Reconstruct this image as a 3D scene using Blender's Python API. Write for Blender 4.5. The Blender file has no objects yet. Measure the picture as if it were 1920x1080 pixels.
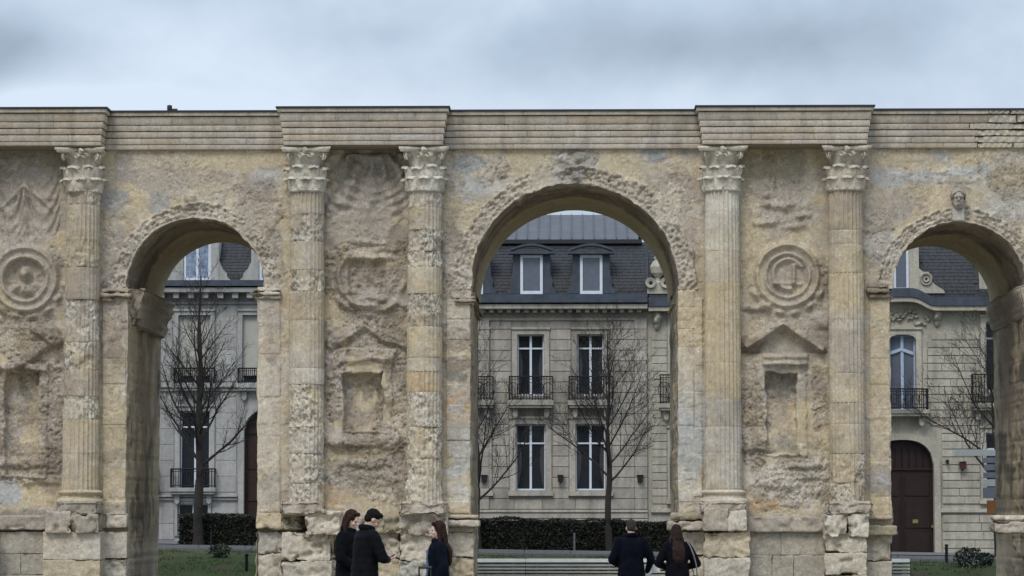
import bpy, bmesh, math, random
import numpy as np
from mathutils import Vector, Matrix, Euler
R = math.radians
random.seed(7)
S = bpy.context.scene
COL = S.collection

# ------------------------------------------------------------------ camera
F_PX, CAM_Z, YAW, PITCH = 5640.0, 1.6, math.atan(110/5640), math.atan(430/5640)
cam_d = bpy.data.cameras.new('camera'); cam = bpy.data.objects.new('camera', cam_d); COL.objects.link(cam)
cam.location = (0, 0, CAM_Z); cam.rotation_euler = (math.pi/2 + PITCH, 0, YAW)
cam_d.sensor_width = 36; cam_d.lens = F_PX/1920*36; cam_d.clip_start = 0.5; cam_d.clip_end = 6000
S.camera = cam

# ------------------------------------------------------------------ sky, sun, exposure
W = bpy.data.worlds.new('World'); S.world = W; W.use_nodes = True
SUN_EL, SUN_AZ = 48.0, 200.0      # degrees; azimuth measured from +Y clockwise (behind the camera, a little left)
def build_world():
    nt = W.node_tree; N = nt.nodes; L = nt.links; N.clear()
    out = N.new('ShaderNodeOutputWorld'); bg = N.new('ShaderNodeBackground'); bg.inputs[1].default_value = 0.1
    sky = N.new('ShaderNodeTexSky'); sky.sky_type = 'NISHITA'; sky.sun_disc = False
    sky.sun_elevation = R(SUN_EL); sky.sun_rotation = R(SUN_AZ); sky.air_density = 1.3; sky.dust_density = 2.0
    tc = N.new('ShaderNodeTexCoord'); sep = N.new('ShaderNodeSeparateXYZ'); L.new(tc.outputs['Generated'], sep.inputs[0])
    def M(op, a, b=None, c=None, clamp=False):
        n = N.new('ShaderNodeMath'); n.operation = op; n.use_clamp = clamp
        for i, v in enumerate((a, b, c)):
            if v is None: continue
            if isinstance(v, (int, float)): n.inputs[i].default_value = v
            else: L.new(v, n.inputs[i])
        return n.outputs[0]
    az = M('ARCTAN2', sep.outputs[0], sep.outputs[1]); el = M('ARCSINE', sep.outputs[2])
    comb = N.new('ShaderNodeCombineXYZ'); L.new(az, comb.inputs[0]); L.new(M('MULTIPLY', el, 1.35), comb.inputs[1])
    no = N.new('ShaderNodeTexNoise'); no.inputs['Scale'].default_value = 11; no.inputs['Detail'].default_value = 4; no.inputs['Roughness'].default_value = .42
    no.inputs['Distortion'].default_value = .35
    L.new(comb.outputs[0], no.inputs['Vector'])
    n1 = no.outputs['Fac']
    no2 = N.new('ShaderNodeTexNoise'); no2.inputs['Scale'].default_value = 34; no2.inputs['Detail'].default_value = 6; no2.inputs['Roughness'].default_value = .55
    L.new(comb.outputs[0], no2.inputs['Vector'])
    # the cloud banks that hang in view, as soft masses in azimuth and elevation (photo pixel, radius)
    dens = M('MULTIPLY', M('SUBTRACT', n1, .5), .7)
    dens = M('ADD', dens, M('MULTIPLY', M('SUBTRACT', no2.outputs['Fac'], .5), .6))
    for (u, v, ru, rv, a) in ((10, 85, 150, 60, .62), (-60, 170, 90, 60, .4), (1180, 85, 330, 60, .38), (1480, 70, 320, 75, .34), (720, 70, 90, 32, .22), (420, 120, 300, 90, -.3),
                              (110, 215, 260, 50, -.75), (1850, 60, 160, 120, -.1), (700, 230, 900, 60, -.35), (1650, 0, 260, 40, .12)):
        d = pix_dir(u, v); a0 = math.atan2(d[0], d[1]); e0 = math.asin(d[2])
        dx = M('DIVIDE', M('SUBTRACT', az, a0), ru/F_PX); dy = M('DIVIDE', M('SUBTRACT', el, e0), rv/F_PX)
        r2 = M('ADD', M('MULTIPLY', dx, dx), M('MULTIPLY', dy, dy))
        dens = M('ADD', dens, M('MULTIPLY', M('POWER', 2.718, M('MULTIPLY', r2, -1.0)), a))
    ramp = N.new('ShaderNodeValToRGB'); L.new(M('ADD', dens, .40, clamp=True), ramp.inputs[0])
    cr = ramp.color_ramp; cr.elements[0].position = 0; cr.elements[0].color = (6.6, 7.6, 8.9, 1)
    cr.elements[1].position = 1; cr.elements[1].color = (3.2, 3.95, 5.0, 1)
    e = cr.elements.new(.3); e.color = (5.5, 6.5, 7.8, 1)
    e = cr.elements.new(.6); e.color = (4.4, 5.35, 6.6, 1)
    # an overcast vault is brighter overhead
    zen = M('ADD', M('MULTIPLY', M('MAXIMUM', sep.outputs[2], 0), 1.15), .84)
    mul = N.new('ShaderNodeVectorMath'); mul.operation = 'SCALE'; L.new(ramp.outputs[0], mul.inputs[0]); L.new(zen, mul.inputs['Scale'])
    mix = N.new('ShaderNodeMix'); mix.data_type = 'RGBA'; mix.inputs['Factor'].default_value = .93
    L.new(sky.outputs[0], mix.inputs['A']); L.new(mul.outputs[0], mix.inputs['B'])
    L.new(mix.outputs['Result'], bg.inputs[0]); L.new(bg.outputs[0], out.inputs[0])
ROT = np.array(Euler(cam.rotation_euler).to_matrix())
def pix_dir(u, v):
    d = ROT @ np.array([(u-960)/F_PX, -(v-540)/F_PX, -1.0]); return d/np.linalg.norm(d)
build_world()
sun_d = bpy.data.lights.new('sun', 'SUN'); sun = bpy.data.objects.new('sun', sun_d); COL.objects.link(sun)
sun_d.energy = 1.5; sun_d.angle = R(22); sun_d.color = (1.0, .95, .88)
_sd = Vector((math.sin(R(SUN_AZ))*math.cos(R(SUN_EL)), math.cos(R(SUN_AZ))*math.cos(R(SUN_EL)), math.sin(R(SUN_EL))))
sun.rotation_euler = _sd.to_track_quat('Z', 'Y').to_euler()
S.view_settings.view_transform = 'Standard'; S.view_settings.look = 'None'; S.view_settings.exposure = 0.15; S.view_settings.gamma = 1
S.view_settings.use_curve_mapping = False
S.render.engine = 'CYCLES'; S.cycles.use_denoising = True; S.cycles.max_bounces = 6

# ------------------------------------------------------------------ photo pixel <-> place
def P(u, v, Y):
    d = ROT @ np.array([(u-960)/F_PX, -(v-540)/F_PX, -1.0]); t = Y/d[1]
    return Vector((d[0]*t, Y, CAM_Z + d[2]*t))
def XZ(u, v, Y): p = P(u, v, Y); return p.x, p.z
def UV(x, y, z):
    x, y, z = np.broadcast_arrays(np.asarray(x, float), np.asarray(y, float), np.asarray(z, float)-CAM_Z)
    c = ROT.T; a = c[0,0]*x+c[0,1]*y+c[0,2]*z; b = c[1,0]*x+c[1,1]*y+c[1,2]*z; d = c[2,0]*x+c[2,1]*y+c[2,2]*z
    return 960 - F_PX*a/d, 540 + F_PX*b/d
# ------------------------------------------------------------------ noise
_rs = np.random.RandomState(11)
_T2 = _rs.rand(8, 256, 256).astype(np.float32)*2-1
_T3 = _rs.rand(64, 64, 64).astype(np.float32)*2-1
def n2(x, y, seed=0):
    T = _T2[seed % 8]; x = x + seed*17.3; y = y + seed*9.1
    xi = np.floor(x).astype(np.int64); yi = np.floor(y).astype(np.int64); fx = x-xi; fy = y-yi
    fx = fx*fx*(3-2*fx); fy = fy*fy*(3-2*fy); x0 = xi & 255; x1 = (xi+1) & 255; y0 = yi & 255; y1 = (yi+1) & 255
    return (T[x0,y0]*(1-fx)+T[x1,y0]*fx)*(1-fy)+(T[x0,y1]*(1-fx)+T[x1,y1]*fx)*fy
def fbm(x, y, o=4, seed=0, g=.5):
    s = 0; a = 1; t = 0
    for i in range(o): s = s + a*n2(x*2**i, y*2**i, seed+i); t += a; a *= g
    return s/t
def n3(x, y, z):
    xi = np.floor(x).astype(np.int64); yi = np.floor(y).astype(np.int64); zi = np.floor(z).astype(np.int64)
    fx, fy, fz = x-xi, y-yi, z-zi; fx = fx*fx*(3-2*fx); fy = fy*fy*(3-2*fy); fz = fz*fz*(3-2*fz)
    a, b, c = xi & 63, yi & 63, zi & 63; A, B, C = (xi+1) & 63, (yi+1) & 63, (zi+1) & 63
    T = _T3
    l = (T[a,b,c]*(1-fx)+T[A,b,c]*fx)*(1-fy)+(T[a,B,c]*(1-fx)+T[A,B,c]*fx)*fy
    h = (T[a,b,C]*(1-fx)+T[A,b,C]*fx)*(1-fy)+(T[a,B,C]*(1-fx)+T[A,B,C]*fx)*fy
    return l*(1-fz)+h*fz
def fbm3(x, y, z, o=3):
    s = 0; a = 1; t = 0
    for i in range(o): s = s + a*n3(x*2**i+i*7.7, y*2**i+i*3.1, z*2**i); t += a; a *= .5
    return s/t
def worley(x, y, seed=0):
    xi = np.floor(x).astype(np.int64); yi = np.floor(y).astype(np.int64)
    f1 = np.full(x.shape, 9.0); f2 = f1.copy(); idv = np.zeros(x.shape)
    for i in (-1, 0, 1):
        for j in (-1, 0, 1):
            a = (xi+i+seed*31) & 255; b = (yi+j) & 255
            px = xi+i+.5+.45*_T2[0, a, b]; py = yi+j+.5+.45*_T2[1, a, b]; d = np.hypot(px-x, py-y)
            m = d < f1; f2 = np.where(m, f1, np.minimum(f2, d)); idv = np.where(m, _T2[2, a, b], idv); f1 = np.where(m, d, f1)
    return f1, f2, idv
def sst(a, b, x): t = np.clip((x-a)/(b-a), 0, 1); return t*t*(3-2*t)

# ------------------------------------------------------------------ object helpers
def link(o, parent=None):
    COL.objects.link(o)
    if parent is not None: o.parent = parent
    return o
def tag(o, label=None, cat=None, group=None, kind=None):
    if label: o['label'] = label
    if cat: o['category'] = cat
    if group: o['group'] = group
    if kind: o['kind'] = kind
    return o
def thing(name, label, cat, loc=(0,0,0), rz=0, group=None):
    o = bpy.data.objects.new(name, None); o.location = loc; o.rotation_euler = (0,0,rz); o.empty_display_size = .3
    link(o); return tag(o, label, cat, group)
def raw_mesh(name, V, Fq, mat=None, col=None, smooth=True):
    """V (n,3); Fq (m,4) or (m,3) array, or list of lists"""
    me = bpy.data.meshes.new(name)
    V = np.asarray(V, np.float32)
    if isinstance(Fq, np.ndarray):
        k = Fq.shape[1]; m = len(Fq)
        me.vertices.add(len(V)); me.vertices.foreach_set('co', V.ravel())
        me.loops.add(m*k); me.loops.foreach_set('vertex_index', Fq.astype(np.int32).ravel())
        me.polygons.add(m); me.polygons.foreach_set('loop_start', np.arange(0, m*k, k, dtype=np.int32))
    else: me.from_pydata([tuple(map(float, v)) for v in V], [], Fq)
    if col is not None:
        at = me.color_attributes.new('tint', 'FLOAT_COLOR', 'POINT')
        c = np.full((len(V), 4), .35, np.float32); col = np.asarray(col); c[:, :(col.shape[-1] if col.ndim else 3)] = col; at.data.foreach_set('color', c.ravel())
    me.update(); me.validate()
    if smooth: me.polygons.foreach_set('use_smooth', np.ones(len(me.polygons), bool))
    if mat: me.materials.append(mat)
    return me
def mobj(name, me, parent=None, loc=None):
    o = bpy.data.objects.new(name, me)
    if loc is not None: o.location = loc
    return link(o, parent)
class MB:
    def __init__(s): s.V = []; s.F = []
    def add(s, V, F):
        n = len(s.V); s.V += [tuple(v) for v in V]; s.F += [[i+n for i in f] for f in F]
    def box(s, x0, x1, y0, y1, z0, z1):
        s.add([(x0,y0,z0),(x1,y0,z0),(x1,y1,z0),(x0,y1,z0),(x0,y0,z1),(x1,y0,z1),(x1,y1,z1),(x0,y1,z1)],
              [(0,3,2,1),(4,5,6,7),(0,1,5,4),(1,2,6,5),(2,3,7,6),(3,0,4,7)])
    def bar(s, a, b, r, r2=None, n=6):
        a = Vector(a); b = Vector(b); d = (b-a)
        if d.length < 1e-6: return
        q = d.to_track_quat('Z', 'Y'); r2 = r if r2 is None else r2
        V = []
        for p, rr in ((a, r), (b, r2)):
            for i in range(n): t = 2*math.pi*i/n; V.append(p + q @ Vector((math.cos(t)*rr, math.sin(t)*rr, 0)))
        F = [(i, (i+1) % n, n+(i+1) % n, n+i) for i in range(n)] + [tuple(range(n-1, -1, -1)), tuple(range(n, 2*n))]
        s.add(V, F)
    def lathe(s, prof, c=(0,0,0), n=16, t0=0, t1=2*math.pi, axis='z'):
        V = []; F = []; full = abs(t1-t0-2*math.pi) < 1e-6; k = n if full else n+1
        for (r, z) in prof:
            for i in range(k):
                t = t0+(t1-t0)*i/n; p = (r*math.cos(t), r*math.sin(t), z)
                if axis == 'y': p = (p[0], p[2], p[1])
                V.append((p[0]+c[0], p[1]+c[1], p[2]+c[2]))
        for j in range(len(prof)-1):
            for i in range(n): a = j*k+i; b = j*k+(i+1) % k; F.append((a, b, b+k, a+k))
        s.add(V, F)
    def prism(s, pts, y0, y1):
        """polygon of (x,z) extruded in y"""
        n = len(pts); V = [(x, y0, z) for x, z in pts]+[(x, y1, z) for x, z in pts]
        F = [tuple(range(n)), tuple(range(2*n-1, n-1, -1))]+[(i, n+i, n+(i+1) % n, (i+1) % n) for i in range(n)]
        s.add(V, F)
    def build(s, name, mat, parent=None, smooth=False, bevel=0):
        me = raw_mesh(name, s.V, s.F, mat, smooth=smooth)
        bm = bmesh.new(); bm.from_mesh(me); bmesh.ops.recalc_face_normals(bm, faces=bm.faces)
        if bevel: bmesh.ops.bevel(bm, geom=bm.edges[:], offset=bevel, segments=1, affect='EDGES', clamp_overlap=True)
        bm.to_mesh(me); bm.free()
        if smooth: me.polygons.foreach_set('use_smooth', np.ones(len(me.polygons), bool))
        return mobj(name, me, parent)
    
# ------------------------------------------------------------------ materials
def mat_new(name):
    m = bpy.data.materials.new(name); m.use_nodes = True; nt = m.node_tree; b = nt.nodes['Principled BSDF']
    return m, nt, b
def stone_mat(name, base=None, vary=.16, bump=.35, rough=.93, scale=1.0, streak=.0, objrand=.12):
    m, nt, b = mat_new(name); N = nt.nodes; L = nt.links
    geo = N.new('ShaderNodeNewGeometry'); pos = geo.outputs['Position']
    if base is None: a = N.new('ShaderNodeAttribute'); a.attribute_name = 'tint'; c = a.outputs['Color']
    else: a = N.new('ShaderNodeRGB'); a.outputs[0].default_value = (*base, 1); c = a.outputs[0]
    def noise(sc, det=4, vec=pos, ro=.6):
        n = N.new('ShaderNodeTexNoise'); n.inputs['Scale'].default_value = sc*scale; n.inputs['Detail'].default_value = det
        n.inputs['Roughness'].default_value = ro; L.new(vec, n.inputs['Vector']); return n.outputs['Fac']
    def mrange(f, a0, a1, b0, b1):
        n = N.new('ShaderNodeMapRange'); L.new(f, n.inputs[0])
        for i, v in enumerate((a0, a1, b0, b1)): n.inputs[i+1].default_value = v
        return n.outputs[0]
    def mul(c, f):
        n = N.new('ShaderNodeVectorMath'); n.operation = 'SCALE'; L.new(c, n.inputs[0]); L.new(f, n.inputs['Scale']); return n.outputs[0]
    c = mul(c, mrange(noise(7, 5), .25, .75, 1-vary, 1+vary))
    c = mul(c, mrange(noise(19, 4), .3, .7, 1-vary*.9, 1+vary*.9))
    c = mul(c, mrange(noise(1.3, 3), .3, .7, 1-vary*.6, 1+vary*.6))
    if base is None:   # grime-filled pits and pale fresh chips where the stone is broken (alpha of the tint)
        def blend(c, f, k0, k1):
            mm = N.new('ShaderNodeMath'); mm.operation = 'MULTIPLY'; L.new(f, mm.inputs[0]); L.new(a.outputs['Alpha'], mm.inputs[1]); return mul(c, mrange(mm.outputs[0], 0, 1, k0, k1))
        c = blend(c, mrange(noise(17, 3), .56, .66, 0, 1), 1, .42); c = blend(c, mrange(noise(23, 2), .56, .68, 0, 1), 1, 1.55)
        c = blend(c, mrange(noise(9, 3), .58, .66, 0, .8), 1, .6)
    if streak:   # rain streaks: noise stretched in height
        mp = N.new('ShaderNodeMapping'); mp.inputs['Scale'].default_value = (1, 1, .12); L.new(pos, mp.inputs[0])
        c = mul(c, mrange(noise(3.2, 4, mp.outputs[0]), .45, .8, 1, 1-streak))
    oi = N.new('ShaderNodeObjectInfo'); c = mul(c, mrange(oi.outputs['Random'], 0, 1, 1-objrand, 1+objrand))
    L.new(c, b.inputs['Base Color']); b.inputs['Roughness'].default_value = rough; b.inputs['Specular IOR Level'].default_value = .25
    bp = N.new('ShaderNodeBump'); bp.inputs['Strength'].default_value = bump; bp.inputs['Distance'].default_value = .02
    L.new(noise(24, 6, ro=.7), bp.inputs['Height']); L.new(bp.outputs[0], b.inputs['Normal'])
    return m
def plain_mat(name, col, rough=.6, metal=0, vary=.1, sc=6, spec=.4, bump=0):
    m, nt, b = mat_new(name); N = nt.nodes; L = nt.links
    geo = N.new('ShaderNodeNewGeometry'); n = N.new('ShaderNodeTexNoise'); n.inputs['Scale'].default_value = sc; n.inputs['Detail'].default_value = 4
    L.new(geo.outputs['Position'], n.inputs['Vector']); r = N.new('ShaderNodeValToRGB'); L.new(n.outputs['Fac'], r.inputs[0])
    r.color_ramp.elements[0].position = .3; r.color_ramp.elements[1].position = .7
    r.color_ramp.elements[0].color = (*[c*(1-vary) for c in col], 1); r.color_ramp.elements[1].color = (*[c*(1+vary) for c in col], 1)
    L.new(r.outputs[0], b.inputs['Base Color']); b.inputs['Roughness'].default_value = rough; b.inputs['Metallic'].default_value = metal
    b.inputs['Specular IOR Level'].default_value = spec
    if bump:
        bp = N.new('ShaderNodeBump'); bp.inputs['Strength'].default_value = bump; bp.inputs['Distance'].default_value = .02
        L.new(n.outputs['Fac'], bp.inputs['Height']); L.new(bp.outputs[0], b.inputs['Normal'])
    return m
M_STONE = stone_mat('weathered_limestone', vary=.2, bump=.55, objrand=.0)
M_ENT = stone_mat('entablature_stone', vary=.13, bump=.4, streak=.35, objrand=.07)
M_LEAD = plain_mat('lead_flashing', (.03, .032, .036), .6, .3)
M_BSTONE = stone_mat('grey_ashlar', (.37, .335, .285), .17, .3, streak=.45, objrand=.13)
M_ASTONE = stone_mat('pale_ashlar', (.37, .36, .34), .13, .3, streak=.4, objrand=.09)
M_CSTONE = stone_mat('buff_ashlar', (.42, .385, .315), .15, .3, streak=.35, objrand=.1)
M_WHITE = plain_mat('white_window_paint', (.62, .66, .72), .45, vary=.05)
M_PALEBLUE = plain_mat('pale_blue_paint', (.36, .43, .55), .5, vary=.1)
M_IRON = plain_mat('black_iron', (.018, .018, .02), .5, .3)
M_SLATE = plain_mat('slate', (.022, .023, .027), .6, 0, vary=.45, sc=9, bump=.8)
M_ZINC = plain_mat('zinc_sheet', (.085, .087, .095), .5, .35, vary=.18, sc=2)
M_ZINCD = plain_mat('dark_zinc', (.055, .066, .085), .5, .2, vary=.25, sc=3)
M_DOOR = plain_mat('dark_red_wood', (.020, .008, .007), .45, vary=.25, sc=4)
M_CURT = plain_mat('curtain_cloth', (.4, .4, .4), .9, vary=.12, sc=10)
M_ROOM = plain_mat('dark_room', (.012, .012, .014), .9)
M_BARK = plain_mat('dark_bark', (.028, .024, .021), .95, vary=.35, sc=14, bump=.6)
def glass_mat():
    m, nt, b = mat_new('window_glass'); b.inputs['Base Color'].default_value = (.02, .024, .03, 1); b.inputs['Roughness'].default_value = .06
    b.inputs['Specular IOR Level'].default_value = .5; b.inputs['Alpha'].default_value = .4; return m
M_GLASS = glass_mat()
M_PALEGLASS = plain_mat('painted_reflection_glass', (.10, .115, .145), .08, vary=.1, spec=.6)  # pale grey-blue reflection is put into the base colour of the panes

# ================================================================== THE ROMAN GATEWAY
YW = 79.0; DEPTH = 6.4; YR = YW+DEPTH
K = dict(mortar=(.485,.40,.272), yellow=(.50,.405,.265), pale=(.54,.48,.40), white=(.60,.56,.48), grey=(.355,.308,.262), blue=(.30,.295,.285), dgrey=(.22,.2,.17),
         brown=(.29,.235,.18), dbrown=(.155,.125,.095), orange=(.43,.285,.16), green=(.235,.21,.14), black=(.07,.062,.052), pink=(.38,.3,.24), bluep=(.42,.41,.385))
K = {k: np.array(v) for k, v in K.items()}
gate = thing('roman_gateway', 'weathered pale yellow Roman triple archway with fluted columns and carved pylons', 'monument', (0, YW, 0))
gate.location = (0, 0, 0)
# colour patches seen on the stone: photo pixel centre, radii, colour, amount
PATCH = [
 (360,330,165,55,'grey',.38),(690,560,85,130,'brown',.22),(690,380,85,90,'grey',.3),(55,600,70,240,'brown',.22),(1475,560,80,160,'grey',.2),
 (45,300,120,40,'dgrey',.5),(45,400,90,70,'grey',.7),(45,520,75,75,'grey',.55),(25,650,40,50,'mortar',.9),(85,625,26,24,'brown',.8),(75,680,45,20,'brown',.8),(40,760,34,60,'brown',.45),
 (15,800,30,60,'grey',.6),(95,790,22,60,'grey',.6),(60,850,60,30,'brown',.5),(70,925,60,22,'yellow',.7),(12,925,22,24,'bluep',.9),(90,890,26,30,'brown',.6),(40,970,60,14,'dgrey',.5),
 (225,420,35,120,'grey',.7),(222,372,24,26,'blue',.55),(290,380,30,22,'blue',.6),(255,400,26,40,'mortar',.6),(440,300,80,26,'mortar',.8),(380,330,70,16,'pink',.4),(500,335,30,22,'bluep',.6),
 (262,375,22,24,'yellow',.5),(480,400,40,60,'grey',.5),(505,470,25,45,'grey',.6),(300,345,60,22,'grey',.5),(460,385,30,20,'pink',.4),(215,500,28,40,'grey',.6),
 (210,620,26,60,'brown',.65),(215,590,20,30,'grey',.7),(212,760,24,140,'mortar',.5),(215,860,24,20,'brown',.5),(215,660,22,22,'brown',.7),
 (505,700,30,250,'pale',.45),(508,660,26,26,'pink',.5),(505,590,30,30,'grey',.4),
 (690,330,90,60,'dgrey',.55),(690,410,90,60,'grey',.6),(690,455,70,18,'brown',.3),(745,480,30,70,'brown',.45),(632,520,26,60,'dgrey',.6),(690,520,45,35,'brown',.75),(690,480,50,22,'yellow',.5),
 (700,570,80,26,'grey',.6),(620,600,26,50,'mortar',.8),(690,635,80,22,'brown',.5),(745,680,24,70,'dgrey',.45),(625,680,26,60,'grey',.6),(683,760,40,60,'brown',.4),(683,745,20,20,'mortar',.9),
 (683,640,60,12,'dbrown',.35),(735,600,30,40,'brown',.4),(690,850,70,14,'yellow',.8),(690,885,60,26,'grey',.55),(620,930,80,18,'orange',.35),(590,940,60,12,'orange',.55),(720,935,60,20,'mortar',.8),
 (740,880,28,40,'grey',.5),(640,825,50,18,'grey',.6),(725,825,30,20,'brown',.5),(565,330,40,60,'mortar',.3),
 (890,306,36,20,'blue',.95),(912,345,44,22,'bluep',.8),(870,410,40,60,'mortar',.6),(880,355,30,20,'bluep',.6),(855,480,26,60,'grey',.6),(855,560,26,70,'pale',.6),(930,330,36,50,'pale',.55),
 (1078,308,58,34,'bluep',.75),(1075,300,16,22,'brown',.4),(1222,292,26,14,'blue',.85),(1285,345,26,18,'pink',.5),(1250,385,40,50,'pale',.5),(1160,310,50,30,'mortar',.7),(1290,290,40,12,'blue',.4),
 (1000,300,40,40,'mortar',.7),(1295,400,22,60,'grey',.35),(1290,470,22,60,'pink',.35),(1240,340,30,20,'grey',.4),
 (858,685,30,16,'brown',.85),(862,705,26,10,'dgrey',.7),(858,765,30,30,'orange',.6),(850,640,30,20,'brown',.5),(862,840,28,90,'bluep',.6),(862,790,26,16,'orange',.3),(805,862,16,16,'blue',.95),
 (850,885,24,20,'bluep',.7),(845,925,30,26,'white',.4),(815,920,30,26,'pale',.5),
 (1295,640,34,90,'yellow',.45),(1300,760,36,50,'bluep',.6),(1295,800,30,12,'grey',.5),(1295,850,36,60,'bluep',.75),(1290,905,30,26,'white',.4),(1285,935,40,20,'white',.5),(1300,700,30,60,'pale',.4),
 (1462,300,70,40,'green',.45),(1470,390,70,50,'grey',.45),(1410,450,26,80,'mortar',.6),(1475,515,50,45,'grey',.5),(1535,520,30,60,'brown',.4),(1475,590,80,30,'grey',.45),(1468,650,60,26,'grey',.35),
 (1410,655,30,22,'dbrown',.5),(1540,640,26,30,'brown',.6),(1465,690,60,12,'dgrey',.5),(1465,725,32,30,'dgrey',.6),(1465,780,28,40,'brown',.5),(1478,830,26,26,'dgrey',.5),(1420,740,26,60,'grey',.4),(1425,800,26,40,'yellow',.5),
 (1522,790,28,70,'yellow',.9),(1420,840,34,22,'dgrey',.5),(1510,725,40,28,'dgrey',.4),(1480,900,90,50,'white',.45),(1430,948,36,14,'orange',.6),(1550,900,26,60,'mortar',.4),(1400,880,26,60,'pale',.5),
 (1645,560,26,40,'mortar',.4),(1650,700,30,160,'yellow',.5),(1652,905,28,26,'blue',.6),(1652,950,28,26,'yellow',.7),(1640,880,22,10,'pink',.4),
 (1750,296,46,18,'blue',.75),(1665,332,50,20,'bluep',.85),(1738,332,40,18,'bluep',.9),(1812,328,55,20,'bluep',.9),(1690,388,26,34,'grey',.7),(1700,300,90,20,'mortar',.5),(1640,410,30,40,'grey',.5),
 (1880,380,50,30,'bluep',.6),(1905,300,60,20,'bluep',.5),(1650,470,40,26,'bluep',.6),(1780,360,90,30,'mortar',.4),(1640,500,26,50,'grey',.3),(1890,330,30,22,'yellow',.6),
 (1895,620,50,60,'grey',.6),(1895,900,60,90,'pale',.3)]
# places where the old stone is rough and broken
ROUGH = [
 (25,470,100,60,.3),(100,530,22,60,.6),(50,620,70,60,.7),(40,720,80,30,.8),(15,800,40,80,.8),(95,800,26,80,.8),(40,880,90,26,.9),(60,690,70,20,1),(212,600,26,40,1),(215,540,30,30,.6),(230,780,18,80,.4),
 (280,350,80,30,.25),(480,400,50,60,.45),(510,480,26,60,.6),(400,310,80,12,.15),(215,470,26,40,.4),
 (690,360,80,70,.2),(690,480,85,30,.8),(690,520,85,60,.65),(690,600,85,46,.85),(625,700,26,80,.9),(745,700,30,110,.8),(690,640,80,30,.9),(690,825,85,30,1),(690,890,80,36,.85),(760,860,26,90,.8),
 (850,460,26,60,.6),(850,520,28,50,.7),(860,640,36,40,.5),(925,320,34,26,.6),(1078,306,50,30,.5),(1260,380,44,60,.45),(850,760,30,120,.25),
 (1470,385,70,50,.35),(1475,590,85,40,.5),(1410,740,26,60,.8),(1540,740,26,60,.9),(1470,700,70,30,.35),(1420,830,40,40,.9),(1480,900,90,46,.8),(1540,540,26,70,.6),(1520,850,30,30,.4),(1640,440,30,70,.45),
 (1780,300,120,30,.2),(1740,335,110,18,.4),(1900,330,50,50,.5),(1880,430,40,40,.5)]
def masks(u, v, x, z, lst, warp=.55, seed=3):
    w = fbm(x*2.2, z*2.2, 3, seed)*warp*1.3
    for t in lst:
        u0, v0, ru, rv = t[:4]
        i = np.nonzero((np.abs(u-u0) < ru*1.7) & (np.abs(v-v0) < rv*1.7))[0]
        if len(i) == 0: continue
        d = np.hypot((u[i]-u0)/ru, (v[i]-v0)/rv)+w[i]
        yield t, i, sst(1.12, .88, d)
def tint_at(u, v, x, z, base='mortar', lst=PATCH, seed=0):
    n = len(u); c = np.tile(K[base], (n, 1)).astype(float)
    g = sst(.04, .13, fbm(x*.7, z*.9, 5, 1+seed, .6)); c = c*(1-g[:,None]*.6)+K['grey']*1.15*g[:,None]*.6
    p = sst(.14, .26, fbm(x*.9, z*1.3, 5, 4+seed, .6)); c = c*(1-p[:,None]*.4)+K['pale']*p[:,None]*.4
    for t, i, m in masks(u, v, x, z, lst):
        m = (m*min(1, t[5]*1.2))[:, None]; c[i] = c[i]*(1-m)+K[t[4]]*m
    st = sst(.22, .55, fbm(x*2.6, z*.9, 4, 6))*.22; c = c*(1-st[:,None])+K['brown']*st[:,None]
    dk = sst(.3, .6, fbm(x*4.5, z*4.5, 3, 2))*.30; c = c*(1-dk[:,None])+K['dbrown']*dk[:,None]
    lt = sst(.3, .6, fbm(x*5.5+9, z*5.5, 3, 5))*.35; c = c*(1-lt[:,None])+K['white']*lt[:,None]
    return c
def rough_disp(x, z, m, seed=0):
    f1, f2, idv = worley(x*2.4+fbm(x*3, z*3, 2, seed)*.6, z*3.0+fbm(x*3+5, z*3, 2, seed)*.6, seed)
    d = m*(.014*idv + .030*fbm(x*3.2, z*4.4, 3, seed+1, .55) - .02*sst(.10, .02, f2-f1))
    a = fbm(x*8.5+3, z*9.5, 2, seed+3, .7); b = fbm(x*1.6+9, z*1.6, 2, seed+5)
    d = d - m*.060*sst(.20, .40, a)*sst(-.35, .15, b) + m*.03*fbm(x*13, z*15, 1, seed+2)
    t = 4.5*fbm(x*1.5+seed, z*4.2, 3, seed+4, .55)+1.2*idv; fr = t-np.floor(t); d = d + m*.015*(np.floor(t)+sst(.72, 1, fr))   # crisp broken strata
    return d
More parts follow.
